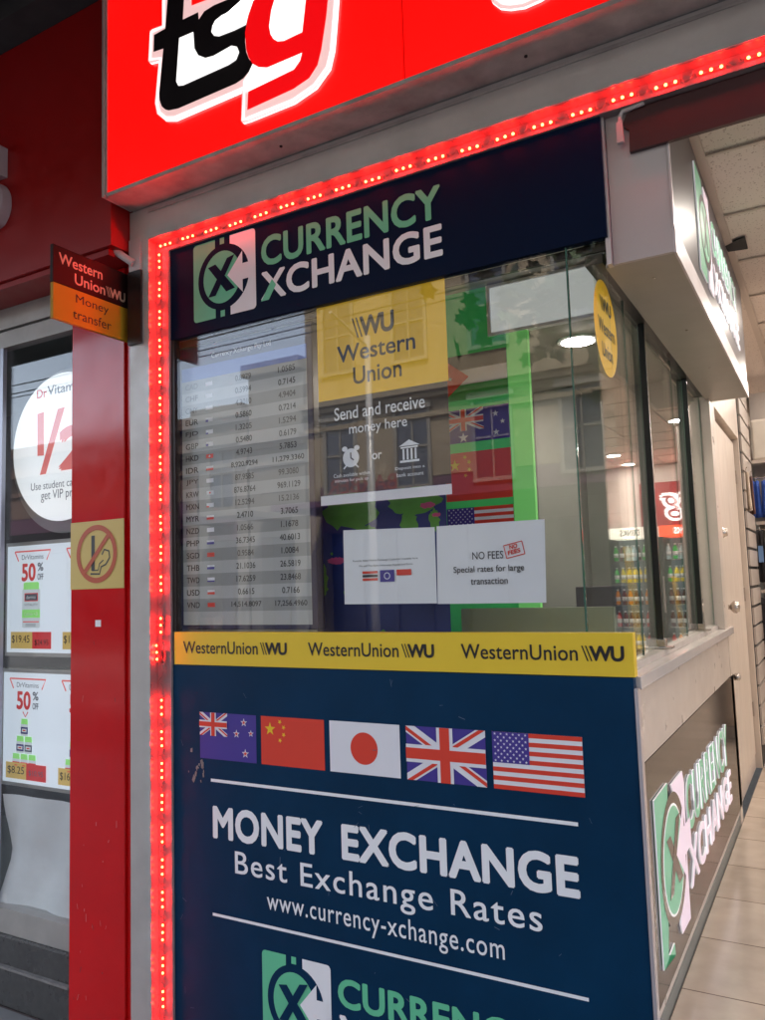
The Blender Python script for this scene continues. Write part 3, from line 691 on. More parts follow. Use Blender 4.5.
ts = thing('upper_sign_board', 'dark blue board with currency logo above the kiosk window', 'sign', (-.95, 0, 2.5))
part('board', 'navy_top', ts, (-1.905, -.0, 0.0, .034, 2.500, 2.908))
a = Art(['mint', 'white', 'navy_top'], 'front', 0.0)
exchange_logo(a, -1.768, 2.550, -1.428, 2.895, 'mint', 'white', 'navy_top')
a.text('CURRENCY', -1.398, 2.715, -.582, 2.843, 'mint', bold=.028, space=1.03)
a.text('XCHANGE', -1.402, 2.572, -.580, 2.695, 'white', bold=.028, space=1.03)
a.poly([(-1.402, 2.572), (-1.362, 2.572), (-1.325, 2.628), (-1.345, 2.655)], 'mint', 2)
a.build('logo', ts)

# front glazing
gz = thing('kiosk_window', 'large front window of the kiosk between blue boards', 'window', (-.95, .02, 1.23))
part('pane', 'glass', gz, (-1.884, -.142, .010, .018, 1.231, 2.499))
part('pane', 'glass', gz, (-.136, -.010, .010, .018, 1.231, 2.499))
part('pane_edge', 'gedge', gz, (-.1415, -.1365, .009, .019, 1.232, 2.498))
part('frame', 'brown_dk', gz, (-1.905, -1.886, .001, .034, 1.232, 2.498), (-1.884, -.01, .036, .05, 2.47, 2.498))

# things on the glass
FY = .0205
def sheet_on_glass(name, px, y, m, th=.0008):
    pts = [F(*p, y) for p in px]
    return pts
po = thing('transfer_poster', 'yellow and dark brown money transfer poster stuck in the window', 'poster', (-.87, .022, 1.75))
part('yellow_sheet', 'wuyellow', po, (-1.146, -.588, .0205, .0213, 2.120, 2.497))
part('dark_sheet', 'wubrown', po, (-1.146, -.592, .0205, .0213, 1.750, 2.119))
part('white_strip', 'paper', po, (-1.147, -.592, .0205, .0215, 1.712, 1.7485))
a = Art(['black', 'white', 'wubrown'], 'front', .0205, lift=.0004)
wu_mark(a, -.985, 2.345, -.80, 2.425, 'black')
a.text('Western', -1.055, 2.258, -.715, 2.325, 'black', bold=.012); a.text('Union', -.985, 2.165, -.775, 2.232, 'black', bold=.012)
a.text('Send and receive', -1.075, 2.035, -.685, 2.085, 'white', bold=.008); a.text('money here', -1.01, 1.965, -.76, 2.015, 'white', bold=.008)
a.disc(-1.005, 1.885, .036, .036, 'white'); a.stroke([(-1.005, 1.905), (-1.005, 1.885), (-.992, 1.875)], .005, 'wubrown', 2)
for sx in (-1, 1):
    a.disc(-1.005 + sx * .027, 1.921, .012, .010, 'white', .5); a.stroke([(-1.005 + sx * .02, 1.858), (-1.005 + sx * .033, 1.845)], .006, 'white', .5)
a.text('or', -.912, 1.868, -.870, 1.892, 'white', bold=.01)
a.rect(-.795, 1.843, -.715, 1.851, 'white'); a.rect(-.79, 1.895, -.72, 1.901, 'white'); a.poly([(-.797, 1.904), (-.713, 1.904), (-.755, 1.926)], 'white')
for k in range(4): a.rect(-.783 + k * .0165, 1.853, -.775 + k * .0165, 1.893, 'white')
a.text('Cash available within', -1.085, 1.815, -.925, 1.829, 'white'); a.text('minutes for pick up', -1.08, 1.792, -.93, 1.808, 'white')
a.text('Deposit into a', -.815, 1.815, -.695, 1.829, 'white'); a.text('bank account', -.81, 1.792, -.70, 1.806, 'white')
a.build('lettering', po)

def mini_print(t, boxes, mats, y):
    a = Art(mats, 'front', y, lift=.0004); boxes(a); return a.build('print', t)
pp = thing('rates_notice', 'white paper notice with three tiny flags taped to the window', 'notice', (-.86, .022, 1.33))
q = MB(); q.face([(-1.054, .0255, 1.333), (-.669, .0265, 1.330), (-.666, .0232, 1.600), (-1.050, .0232, 1.612)]); q.build('sheet', 'paper', pp, fix=False)
a = Art(['black', 'flag_red', 'flag_blue', 'flag_white'], 'front', .0232, lift=.0012)
a.text('Favorite Asian Notice Exchange Customer: available here.', -1.01, 1.488, -.735, 1.497, 'black'); a.text('We sell Thai Baht, Indonesian Rupiah and Euros', -.985, 1.468, -.758, 1.477, 'black')
for k in range(3): a.rect(-.97, 1.418 + k * .013, -.905, 1.427 + k * .013, 'flag_red' if k != 1 else 'black')
a.rect(-.895, 1.412, -.835, 1.455, 'flag_blue'); a.ring(-.865, 1.4335, .013, .013, .003, 'flag_white', 1, 16)
a.rect(-.825, 1.4335, -.765, 1.455, 'flag_red'); a.build('print', pp)
pp = thing('no_fees_notice', 'white paper notice reading NO FEES taped at the window centre', 'notice', (-.46, .022, 1.33))
q = MB(); q.face([(-.666, .0255, 1.328), (-.271, .0265, 1.326), (-.262, .0232, 1.601), (-.658, .0232, 1.602)]); q.build('sheet', 'paper', pp, fix=False)
a = Art(['black', 'flag_red'], 'front', .0232, lift=.0012)
a.text('NO FEES', -.525, 1.478, -.412, 1.504, 'black'); a.text('Special rates for large', -.598, 1.428, -.340, 1.456, 'black', bold=.004); a.text('transaction', -.535, 1.392, -.400, 1.414, 'black', bold=.004)
cu, cv = -.372, 1.505; th = .2
def rp(u, v): return (cu + u * math.cos(th) - v * math.sin(th), cv + u * math.sin(th) + v * math.cos(th))
fr = [rp(-.033, -.022), rp(.033, -.022), rp(.033, .022), rp(-.033, .022), rp(-.033, -.022)]
for i in range(4): a.stroke([fr[i], fr[i + 1]], .003, 'flag_red', i * .3)
a.text('NO', cu - .016, cv + .001, cu + .012, cv + .016, 'flag_red', 0, bold=.03, skew=(-.1, .2)); a.text('FEES', cu - .022, cv - .018, cu + .022, cv - .003, 'flag_red', 0, bold=.03, skew=(-.1, .2))
a.build('print', pp)

# rate screen
RS = .055
rt = thing('rate_screen', 'tall grey exchange rate screen hanging behind the window', 'screen', (-1.55, .07, 1.23))
part('bezel', 'bezel', rt, (-1.925, -1.196, RS, RS + .05, 1.236, 2.470), bevel=.004)
for x in (-1.72, -1.40):
    part('bracket', 'steel', rt, (x - .008, x + .008, RS + .015, RS + .03, 2.47, 2.618))
a = Art(['scr_a', 'scr_b', 'scr_h'], 'front', RS)
zt, zb = 2.310, 1.338
u0, u1 = -1.893, -1.222; RH = (2.292 - 1.340) / 18
a.rect(u0, 2.318, u1, 2.378, 'scr_h', 0)
for r in range(19):
    zc = 2.292 - r * RH; a.rect(u0, zc - RH / 2, u1, zc + RH / 2, 'scr_a' if r % 2 else 'scr_b', 0)
a.rect(u0, 1.256, u1, 1.340 - RH / 2 - .0005, 'scr_a', 0)
a.build('display', rt)
rows = [('CAD', '0.8979', '1.0585'), ('CHF', '0.5994', '0.7145'), ('CNY', '4.3010', '4.9404'), ('EUR', '0.5860', '0.7214'), ('FJD', '1.3205', '1.5294'), ('GBP', '0.5480', '0.6179'), ('HKD', '4.9743', '5.7853'), ('IDR', '8,920.9294', '11,279.3360'), ('JPY', '87.9585', '99.3080'), ('KRW', '876.8764', '969.1129'), ('MXN', '12.5294', '15.2136'), ('MYR', '2.4710', '3.7065'), ('NZD', '1.0566', '1.1678'), ('PHP', '36.7345', '40.6013'), ('SGD', '0.9584', '1.0084'), ('THB', '21.1036', '26.5819'), ('TWD', '17.6259', '23.8468'), ('USD', '0.6615', '0.7166'), ('VND', '14,514.8097', '17,256.4960')]
a = Art(['black', 'white', 'flag_red', 'flag_white', 'flag_blue'], 'front', RS)
a.text('Currency Xchange Pty Ltd', -1.72, 2.396, -1.40, 2.424, 'white', 1)
for r, (cc, b1, s1) in enumerate(rows):
    zc = 2.292 - r * RH; hh = .0125
    a.text(cc, -1.872, zc - hh, -1.800, zc + hh, 'black', 1, bold=.012)
    for cx_, tx in ((-1.548, b1), (-1.322, s1)):
        wd = .0142 * len(tx)
        a.text(tx, cx_ - wd / 2, zc - hh, cx_ + wd / 2, zc + hh, 'black', 1, bold=.012)
    a.rect(-1.756, zc - .009, -1.716, zc + .009, 'flag_red' if r in (6, 18, 14) else 'flag_white', 1)
    if r in (3, 7, 10, 11, 13, 15, 16, 17, 5, 4): a.rect(-1.756, zc - .009, -1.742 if r in (10, 5, 4, 3) else -1.716, zc - (-.001 if r % 2 else .003), 'flag_blue' if r in (3, 5, 4, 16, 13, 15) else 'flag_red', 2)
    if r in (6, 18, 9): a.disc(-1.736, zc, .005, .005, 'flag_white' if r == 6 else 'flag_red', 2, 10)
a.build('figures', rt)

# map poster, flag board, hanging board inside
mp = thing('map_poster', 'blue world map poster with green continents hanging behind the papers', 'poster', (-1.0, .2, 1.2))
part('sheet', 'mapblue', mp, (-1.30, -.700, .200, .203, 1.05, 1.80))
a = Art(['mapgreen', 'mappink'], 'front', .2)
rm = random.Random(3)
def blob(cu, cv, ru, rv, m, L=0, n=26, jag=.22):
    a.poly([(cu + ru * (1 + rm.uniform(-jag, jag)) * math.cos(2 * PI * k / n), cv + rv * (1 + rm.uniform(-jag, jag)) * math.sin(2 * PI * k / n)) for k in range(n)], m, L)
blob(-1.12, 1.71, .125, .085, 'mapgreen'); blob(-1.06, 1.60, .05, .045, 'mapgreen', .5); blob(-.84, 1.72, .11, .06, 'mapgreen'); blob(-.86, 1.63, .035, .065, 'mapgreen', .5); blob(-.75, 1.64, .022, .04, 'mapgreen', .7)
blob(-1.27, 1.42, .03, .075, 'mapgreen'); blob(-1.0, 1.17, .09, .05, 'mapgreen'); blob(-.80, 1.16, .04, .03, 'mapgreen', .5)
for _ in range(14): blob(rm.uniform(-1.27, -.72), rm.uniform(1.1, 1.62), rm.uniform(.004, .012), rm.uniform(.004, .010), 'mapgreen', 1, 8)
blob(-1.195, 1.505, .045, .014, 'mappink', 1.5); blob(-.775, 1.70, .03, .012, 'mappink', 1.5); blob(-.74, 1.66, .02, .008, 'mappink', 1.5)
a.build('print', mp)
fb = thing('flag_board', 'green display board with a column of flags inside the window', 'display board', (-.66, .46, 1.1))
part('board', 'green', fb, (-.860, -.605, .475, .495, 1.05, 2.615), (-.605, -.530, .475, .495, 1.05, 2.40))
part('edge_strip', 'lime', fb, (-.528, -.44, .470, .495, 1.05, 2.40))
for kx, z0, z1 in (('jo', 2.155, 2.345), ('au', 1.975, 2.115), ('cn', 1.735, 1.935), ('us', 1.53, 1.705)):
    a = Art(FLAGM, 'front', .475, lift=.002); flag_art(a, kx, -.822, z0, -.518 - .014, z1); o = a.build('flag', fb)
    o['label'] = {'jo': 'black white and green flag with red triangle', 'au': 'Australian flag', 'cn': 'Chinese flag', 'us': 'American flag'}[kx]
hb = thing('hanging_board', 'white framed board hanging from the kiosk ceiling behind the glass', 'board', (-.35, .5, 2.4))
W['hbl'] = mat('brightened_white_board', (0.6, 0.6, 0.58), 0.5, emit=.045, ecol=(.95, 1, .97)); part('panel', 'hbl', hb, (-.588, -.115, .470, .49, 2.412, 2.60)); part('frame', 'white', hb, (-.603, -.589, .460, .492, 2.40, 2.612), (-.588, -.115, .460, .492, 2.400, 2.4115), (-.588, -.115, .460, .492, 2.6005, 2.612))  # panel emission is added to brighten the board; it is no lamp
cb = MB(); cb.box(-.70, -.12, .30, .33, 1.02, 1.30)
prop(cb.build('counter_screen', 'olive'), 'low olive translucent counter board behind the lower right glass', 'counter board')

# interior fittings
co = thing('service_counter', 'pale service counter running inside the side glass', 'counter', (-.4, 1.3, 0))
part('top', 'ledge', co, (-.62, -.16, .10, 2.55, 1.00, 1.03), (-1.85, -.63, .10, .60, 1.00, 1.03)); part('cabinet', 'kgrey', co, (-.56, -.20, .14, 2.5, .06, .998))
mo = thing('monitor', 'dark computer monitor standing on the kiosk counter', 'monitor', (-.45, 1.35, 1.03))
part('screen_case', 'boxgrey', mo, (-.66, -.36, 1.72, 1.75, 1.13, 1.36), bevel=.006); part('stand', 'fr_body', mo, (-.54, -.48, 1.751, 1.78, 1.045, 1.2), (-.61, -.41, 1.68, 1.84, 1.031, 1.043))
mc = thing('note_counter', 'grey banknote counting machine beside the kiosk monitor', 'machine', (-.4, .9, 1.03))
b = MB(); b.box(-.50, -.24, .78, 1.02, 1.031, 1.16); b.box(-.48, -.26, .84, 1.02, 1.161, 1.24); b.build('body', 'kgrey', mc, bevel=.012); part('hopper', 'fr_body', mc, (-.47, -.27, .80, .83, 1.165, 1.28))
for (y, z1, lab) in ((.62, 1.52, 'tall yellow leaflet holder against the nearer side glass'), (1.62, 1.40, 'yellow leaflet holder leaning by the far side glass')):
    t = thing('leaflet_holder', lab, 'leaflet holder', (-.1, y, 1.09)); b = MB(); b.face([(-.11, y, 1.10), (-.11, y + .12, 1.10), (-.14, y + .12, z1), (-.14, y, z1)]); b.face([(-.118, y, 1.10), (-.148, y, z1), (-.148, y + .12, z1), (-.118, y + .12, 1.10)]); b.build('leaflet', 'wuyellow', t, fix=False)
    part('foot', 'glass2', t, (-.16, -.10, y - .005, y + .125, 1.032, 1.098))
pst = MB(); pst.box(-1.06, -.80, 2.40, 2.60, .05, 2.615); prop(pst.build('kiosk_column', 'kwhite'), 'pale square column against the back wall inside the kiosk', 'column')

# side wall: ledge, beige band, dark lit panel
sd = thing('kiosk_counter_front', 'side front of the kiosk with pale ledge and dark lit panel', 'counter', (0, 1.3, 0))
part('upper_band', 'beige', sd, (-.15, -.002, .036, 2.60, .822, 1.052))
part('dark_panel', 'darkpanel', sd, (-.15, 0.0, .036, 2.58, .085, .820))
part('kick_plate', 'beige', sd, (-.15, -.006, .036, 2.58, .0, .083))
part('ledge', 'ledge', sd, (-.15, .016, .036, 2.62, 1.053, 1.094), bevel=.003)
part('track', 'alum', sd, (-.085, -.035, .04, 2.344, 1.0945, 1.118))
k = MB(); k.lathe([(.02, 0), (.02, .03), (.012, .035)], (.0, 2.60, .80), 12, axis='X'); k.build('latch', 'steel', sd, smooth=True)
a = Art(['mintlit', 'pinklit', 'darkpanel', 'whedge'], 'side', 0.0, lift=.002, thick=.005)
def LS(px, py): return S(px, py, .007)
a.poly([LS(654, 801), LS(667, 783), LS(667.5, 794), LS(669, 955), LS(676, 955), LS(675, 943), LS(664.6, 971)], 'mintlit')
a.poly([LS(671, 785), LS(682, 771), LS(684, 783), LS(686, 835), LS(691, 918), LS(683, 934), LS(681, 925), LS(681, 880), LS(675, 800)], 'pinklit')
cu, cv = .425, .435
a.build('logo', sd)
a = Art(['mintlit', 'pinklit', 'darkpanel', 'whedge'], 'side', 0.0, lift=.0085)
a.disc(cu, cv, .235, .215, 'darkpanel', 0)
a.disc(cu - .01, cv, .19, .18, 'whedge', 1); a.disc(cu - .01, cv, .18, .172, 'mintlit', 2)
a.poly([(cu + .03, cv), (cu + .20, cv + .13), (cu + .20, cv + .05), (cu + .34, cv + .05), (cu + .34, cv - .05), (cu + .20, cv - .05), (cu + .20, cv - .13)], 'pinklit', 3)
a.poly([(cu - .13, cv + .09), (cu - .06, cv + .09), (cu + .13, cv - .10), (cu + .05, cv - .10)], 'darkpanel', 4)
a.poly([(cu - .13, cv - .10), (cu - .06, cv - .10), (cu + .13, cv + .12), (cu + .05, cv + .12)], 'darkpanel', 5)
a.build('logo_disc', sd)
a = Art(['mintlit', 'pinklit', 'whedge'], 'side', 0.0, lift=.002, thick=.005)
a.text('CURRENCY', .735, .425, 2.03, .625, 'mintlit', bold=.012, space=1.04)
a.text('XCHANGE', .735, .225, 2.09, .385, 'pinklit', bold=.02, space=1.04)
a.build('lettering', sd)

# side glass with posts
sg = thing('side_glass', 'row of clear sliding glass panels above the kiosk ledge', 'glazing', (-.06, 1.2, 1.1))
gx = -.055
for (y0, y1, dx) in ((.03, .43, 0), (.30, .78, -.016), (.76, 1.40, 0), (1.30, 1.86, -.016), (1.84, 2.335, 0)):
    o = part('pane', 'glass2', sg, (gx + dx - .003, gx + dx + .003, y0, y1, 1.119, 2.428))
    part('pane_edge', 'gedge', sg, (gx + dx - .0035, gx + dx + .0035, y1 + .0003, y1 + .004, 1.12, 2.427))
for y in (.765, 1.835): part('post', 'rubber', sg, (gx - .012, gx + .012, y - .009, y + .009, 1.119, 2.428))
for y in (.765, 1.835):
    b = MB(); b.box(gx - .02, gx + .045, y - .035, y + .035, 1.1185, 1.126); b.box(gx - .012, gx + .02, y - .02, y + .02, 1.126, 1.155); b.build('clamp', 'steel', sg, bevel=.002)
part('top_rail', 'darkmetal', sg, (gx - .03, gx + .028, .036, 2.344, 2.429, 2.462))
part('end_post', 'beige', sg, (-.14, .0, 2.345, 2.459, 1.095, 2.41))
st = thing('round_sticker', 'round yellow money transfer sticker on the side glass', 'sticker', (-.05, .135, 2.2))
a = Art(['wuyellow', 'black'], 'side', gx + .003, lift=.0008)
a.disc(.135, 2.238, .155, .165, 'wuyellow', 0, 48); a.build('disc', st)
a = Art(['black'], 'side', gx + .003, lift=.002)
wu_mark(a, .065, 2.29, .215, 2.34, 'black'); a.text('Western', .03, 2.21, .25, 2.26, 'black', bold=.012); a.text('Union', .065, 2.13, .205, 2.18, 'black', bold=.012); a.build('lettering', st)

# bulkhead above the side glass
bh = thing('bulkhead_sign', 'grey overhead bulkhead with lit currency sign along its side', 'sign', (.1, 1.2, 2.4))
part('street_face', 'boxface', bh, (.010, .196, .030, .045, 2.412, 3.04)); part('corner_trim', 'brushed', bh, (-.008, .008, .012, .046, 2.41, 2.962)); part('edge_trim', 'brushed', bh, (.197, .203, .027, .047, 2.49, 3.04))
part('soffit', 'soffit', bh, (-.02, .196, .046, 2.44, 2.412, 2.425))
part('lower_trim', 'brushed', bh, (.1965, .204, .030, 2.44, 2.408, 2.492))
part('sign_panel', 'boxgrey', bh, (.17, .201, .048, 2.44, 2.4925, 3.045))
part('inner_lining', 'kwhite', bh, (-.088, -.02, .046, 2.44, 2.463, 3.04))
for y in (.22, .9, 1.6):
    k = MB(); k.lathe([(.005, 0), (.005, -.003)], (.10, y, 2.412), 8); k.build('screw', 'steel', bh)
a = Art(['mintlit', 'pinklit', 'boxgrey', 'whedge'], 'side', .201, lift=.002, thick=.005)
a.poly([(.60, 2.55), (.60, 2.975), (.78, 2.975), (.78, 2.55)], 'mintlit'); a.poly([(.84, 2.55), (.84, 2.975), (.98, 2.975), (.98, 2.55)], 'pinklit'); a.build('logo', bh)
a = Art(['mintlit', 'pinklit', 'boxgrey', 'whedge'], 'side', .201, lift=.0085)
a.disc(.80, 2.762, .15, .15, 'boxgrey', 0); a.disc(.79, 2.762, .12, .12, 'mintlit', 1)
a.poly([(.73, 2.68), (.76, 2.68), (.86, 2.85), (.83, 2.85)], 'boxgrey', 2); a.poly([(.73, 2.85), (.76, 2.85), (.86, 2.68), (.83, 2.68)], 'boxgrey', 3); a.build('logo_disc', bh)
a = Art(['mintlit', 'pinklit', 'whedge'], 'side', .201, lift=.002, thick=.005)
a.text('CURRENCY', 1.03, 2.775, 2.02, 2.925, 'mintlit', bold=.012, space=1.03); a.text('XCHANGE', 1.03, 2.585, 2.05, 2.72, 'pinklit', bold=.02, space=1.03); a.build('lettering', bh)

# ================================================================== FRAME AND LED STRING
fm = thing('aluminium_frame', 'grey aluminium frame round the kiosk and over the entrance', 'frame', (-2.0, 0, 0))
part('jamb', 'alum', fm, (-2.108, -1.992, -.045, .055, GZ + .001, 3.118))
part('trim', 'dirty', fm, (-1.991, 5.0, -.050, -.0455, 3.090, 3.102), (-1.991, 5.0, -.049, -.0455, 2.966, 2.972))
part('header', 'alum', fm, (-1.991, 5.0, -.045, .03, 2.965, 3.118))
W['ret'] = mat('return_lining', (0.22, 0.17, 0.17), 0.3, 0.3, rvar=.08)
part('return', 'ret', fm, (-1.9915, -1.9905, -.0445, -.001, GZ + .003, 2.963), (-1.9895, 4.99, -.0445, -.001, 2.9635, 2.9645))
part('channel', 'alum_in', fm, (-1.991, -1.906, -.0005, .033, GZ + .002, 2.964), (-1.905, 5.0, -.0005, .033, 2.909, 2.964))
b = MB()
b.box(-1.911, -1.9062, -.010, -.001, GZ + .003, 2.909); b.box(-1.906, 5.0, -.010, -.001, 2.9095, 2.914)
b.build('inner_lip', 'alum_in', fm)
en = thing('shop_front_column', 'grey column closing the right side of the shop entrance', 'column', (5.1, 0, 0)); part('shaft', 'alum', en, (5.002, 5.4, -.05, .3, GZ, 3.118)); part('wall', 'shopwall', en, (5.401, 9, 0, .3, GZ, 3.118))

led = thing('led_light_string', 'string of glowing red lamp modules round the kiosk frame', 'light string', (-1.97, 0, 2.95))
def module_mesh(name, horizontal):
    b = MB(); L = .040
    if horizontal: b.box(-L, L, -.006, 0, -.0052, .0052, 0)
    else: b.box(-.0052, .0052, -.006, 0, -L, L, 0)
    for k in (-1, 0, 1):
        c = (k * .029, -.006, 0) if horizontal else (0, -.006, k * .029)
        b.lathe([(.0052, 0), (.0048, .003), (.003, .005), (.0008, .006)], c, 8, 1, axis='Y')
    me = bpy.data.meshes.new(name); me.from_pydata(b.v, [], b.f)
    me.materials.append(W['ledbase']); me.materials.append(W['leddot'])
    for i, m in enumerate(b.m): me.polygons[i].material_index = m
    return me
mh, mv = module_mesh('led_module', True), module_mesh('led_module', False)
rootloc = Vector((-1.97, 0, 2.95))
glow = bpy.data.lights.new('led_glow', 'POINT'); glow.energy = 0.055; glow.color = (1, .006, .008); glow.shadow_soft_size = .006
def add_mod(me, x, z, rot=0.0, y=-.003):
    for k in (-1, 1):
        g_ = bpy.data.objects.new('led_glow', glow); COL.objects.link(g_); g_.parent = led
        g_.location = Vector((x + (k * .022 if me is mh else 0), y - .016, z + (k * .022 if me is mv else 0))) - rootloc
    o = bpy.data.objects.new('led_module', me); COL.objects.link(o); o.parent = led
    o.location = Vector((x, y, z)) - rootloc; o.rotation_euler = (0, rot, 0)
tops = [-1.925 + .1335 * k for k in range(28)]
for x in tops: add_mod(mh, x, 2.937 + .004 * random.uniform(-1, 1), random.uniform(-.04, .04))
z = 2.872; zs = []
while z > GZ + .05:
    if abs(z - 1.16) > .17: zs.append(z)
    z -= .1305
for z in zs: add_mod(mv, -1.962, z, random.uniform(-.03, .03))
for (px, py, ro) in ((164, 625, .0), (160, 652, -.06)):
    x, z = F(px, py); add_mod(mv, x, z, ro, -.012)
def wire(pts, r=.0012, n=5):
    b = MB(); b.tube(pts, r, n); b.build('wire', 'wire', led, smooth=True)
def loop(p0, p1, amp, horiz):
    pts = []
    for i in range(13):
        t = i / 12; c = [p0[j] + (p1[j] - p0[j]) * t for j in range(3)]
        an = t * 2 * PI * 1.5
        o1, o2 = amp * math.sin(an), amp * .6 * math.cos(an) - amp * .6
        if horiz: c[2] += o1; c[0] += o2 * .8; c[1] -= abs(o1) * .5
        else: c[0] += o1; c[2] += o2 * .8; c[1] -= abs(o1) * .5
        pts.append(tuple(c))
    return pts
def pair(p):
    b = MB(); b.tube(p, .0013, 5); b.tube([(x + .002, y - .003, z + .002) for x, y, z in p], .0013, 5); b.build('wire', 'wire', led, smooth=True)
for i in range(len(tops) - 1): pair(loop((tops[i] + .040, -.005, 2.937), (tops[i + 1] - .040, -.005, 2.937), random.uniform(.006, .013), True))
zz = sorted(zs + [F(164, 625)[1], F(160, 652)[1]], reverse=True)
for i in range(len(zz) - 1): pair(loop((-1.962, -.005, zz[i] - .040), (-1.962, -.005, zz[i + 1] + .040), random.uniform(.007, .013), False))
wire(loop((-1.955, -.01, 1.30), (-1.958, -.014, 1.24), .02, False), .0022, 6); wire(loop((-1.955, -.01, 1.20), (-1.95, -.014, 1.08), .018, False), .0022, 6)
for q in ((1.245, 1.30), (1.10, 1.155)): part('connector', 'black', led, (-1.957, -1.949, -.016, -.008, *q))

# roller valance over the entrance
va = thing('valance', 'long maroon valance hanging under the header over the entrance', 'valance', (.1, .01, 2.8))
b = MB(); 
pl = [(.085, 2.765), (4.9, 2.765), (4.9, 2.905), (.115, 2.905), (.082, 2.893), (.066, 2.86), (.088, 2.84)]
for yy, rv in ((.012, 0), (.030, 1)):
    p = [(x, yy, z) for x, z in pl]; b.face(p if not rv else p[::-1])
for i in range(len(pl)):
    x, z = pl[i]; x2, z2 = pl[(i + 1) % len(pl)]; b.face([(x, .012, z), (x, .030, z), (x2, .030, z2), (x2, .012, z2)])
b.build('board', 'valence', va, fix=True)
b = MB(); b.tube([(.062, .008, 2.865), (.062, .008, 2.89), (.072, .006, 2.903), (.14, .004, 2.908)], .007, 8); b.box(.050, .070, .0, .016, 2.80, 2.868); b.build('bracket', 'boxface', va)

# ================================================================== LIGHTBOX AND LEFT FASCIA
lb = thing('red_lightbox', 'glowing red light box sign with tsg lettering above the frame', 'sign', (1, -.2, 3.13))
part('case', 'dirty', lb, (-2.088, 5.0, -.192, .03, 3.121, 3.131), (-2.088, -2.078, -.205, .03, 3.131, 4.3), (-2.078, 5.0, -.205, -.192, 3.121, 3.138))
part('lip', 'alum', lb, (-2.10, -2.0882, -.212, -.05, 3.121, 4.3))
x = -2.077
while x < 4.9:
    part('face_panel', 'redlit', lb, (x, min(x + 1.462, 4.99), -.200, -.19, 3.139, 4.3)); x += 1.470
W['seam'] = mat('seam_dark_red', (0.12, 0, 0), 0.5, emit=0.03, ecol=(.5, 0, 0)); part('backing', 'seam', lb, (-2.07, 4.98, -.188, -.18, 3.14, 4.3))
k = MB()
for x in (-1.2, -.2, .9, 1.9): k.lathe([(.006, 0), (.006, -.004)], (x, -.12, 3.121), 8)
k.build('screw', 'dark', lb)
def L1(cx_, cy_): return F(cx_ / 2.125, cy_ / 2.125, -.2245)
def L3(u, v): return F(140 + u / 3.643, v / 3.643, -.2125)
sil = [(80, -50), (80, 92), (44, 106), (36, 112), (30, 222), (36, 230), (68, 222), (54, 375), (62, 415), (90, 438), (128, 438), (372, 332), (368, 440), (374, 448), (400, 440), (560, 375), (640, 320), (690, 250), (706, 180), (716, 60), (724, -50)]
a = Art(['edgelit', 'whitelit'], 'front', -.200, lift=.001, thick=.011)
a.poly([L3(*p) for p in sil], 'edgelit'); a.build('letter_outline', lb)
a = Art(['blackletter', 'redletter', 'whitelit', 'edgelit', 'redlit'], 'front', -.2125, lift=.001)
ins = [(86, -50), (86, 97), (48, 112), (41, 118), (37, 216), (75, 212), (62, 375), (69, 409), (93, 430), (124, 430), (380, 320), (376, 436), (396, 430), (556, 366), (634, 312), (683, 244), (698, 178), (708, 60), (716, -50)]
a.stroke([L3(*p) for p in ins], .012, 'whitelit', 0)  # bright highlight along the letter border, painted as a thin white stroke
a.poly([L3(*p) for p in [(105, -50), (93, 105), (52, 128), (50, 190), (86, 178), (70, 340), (72, 365), (80, 388), (92, 399), (105, 403), (140, 396), (350, 305), (378, 286), (398, 262), (412, 232), (398, 215), (388, 190), (384, 150), (386, 110), (395, 60), (412, 15), (440, -50), (380, -50), (330, -5), (270, 20), (235, 42), (215, 72), (213, 45), (157, 72), (164, -50)]], 'blackletter', 1)
a.poly([L3(*p) for p in [(430, -50), (413, 10), (395, 60), (384, 120), (388, 180), (396, 208), (410, 232), (435, 246), (465, 247), (590, 195), (584, 222), (562, 254), (395, 335), (392, 402), (560, 325), (618, 285), (648, 238), (662, 180), (680, 60), (690, -50), (608, -50), (605, 0), (592, 118), (525, 150), (502, 152), (486, 142), (476, 122), (473, 95), (482, 40), (508, -50)]], 'redletter', 2)
for wp in ([(145, 140), (196, 118), (200, 178), (214, 203), (240, 213), (270, 205), (335, 168), (355, 172), (363, 192), (352, 220), (325, 238), (160, 312), (142, 314), (134, 298)],
           [(262, 118), (266, 96), (276, 76), (300, 57), (420, 0), (436, -50), (430, -50), (412, 12), (396, 58), (388, 92), (345, 113), (290, 134), (272, 132)],
           [(506, -50), (480, 40), (472, 98), (478, 128), (490, 145), (505, 152), (525, 150), (592, 118), (605, 0), (608, -50)],
           [(412, 235), (432, 246), (465, 248), (592, 194), (585, 222), (562, 254), (396, 335), (380, 330), (378, 298), (398, 266)]):
    a.poly([L3(*p) for p in wp], 'whitelit', 4)
a.poly([L3(*p) for p in [(190, -50), (190, 22), (248, 0), (310, -50)]], 'redlit', 4)
a.build('letter_face', lb)
def L2(px, py): return F(px, py, -.2125)
a = Art(['edgelit', 'whitelit'], 'front', -.2, lift=.001, thick=.011)
a.poly([L2(*p) for p in [(488, -40), (488, -8), (492, 2), (500, 8), (510, 9), (524, 7), (540, 0), (556, -10), (562, -50)]], 'edgelit'); a.build('letter_outline', lb)
a = Art(['edgelit', 'whitelit'], 'front', -.2125, lift=.001)
a.poly([L2(*p) for p in [(492, -42), (492, -9), (495, -1), (502, 4), (510, 5), (523, 3), (539, -4), (553, -14), (558, -50)]], 'whitelit'); a.build('letter_face', lb)

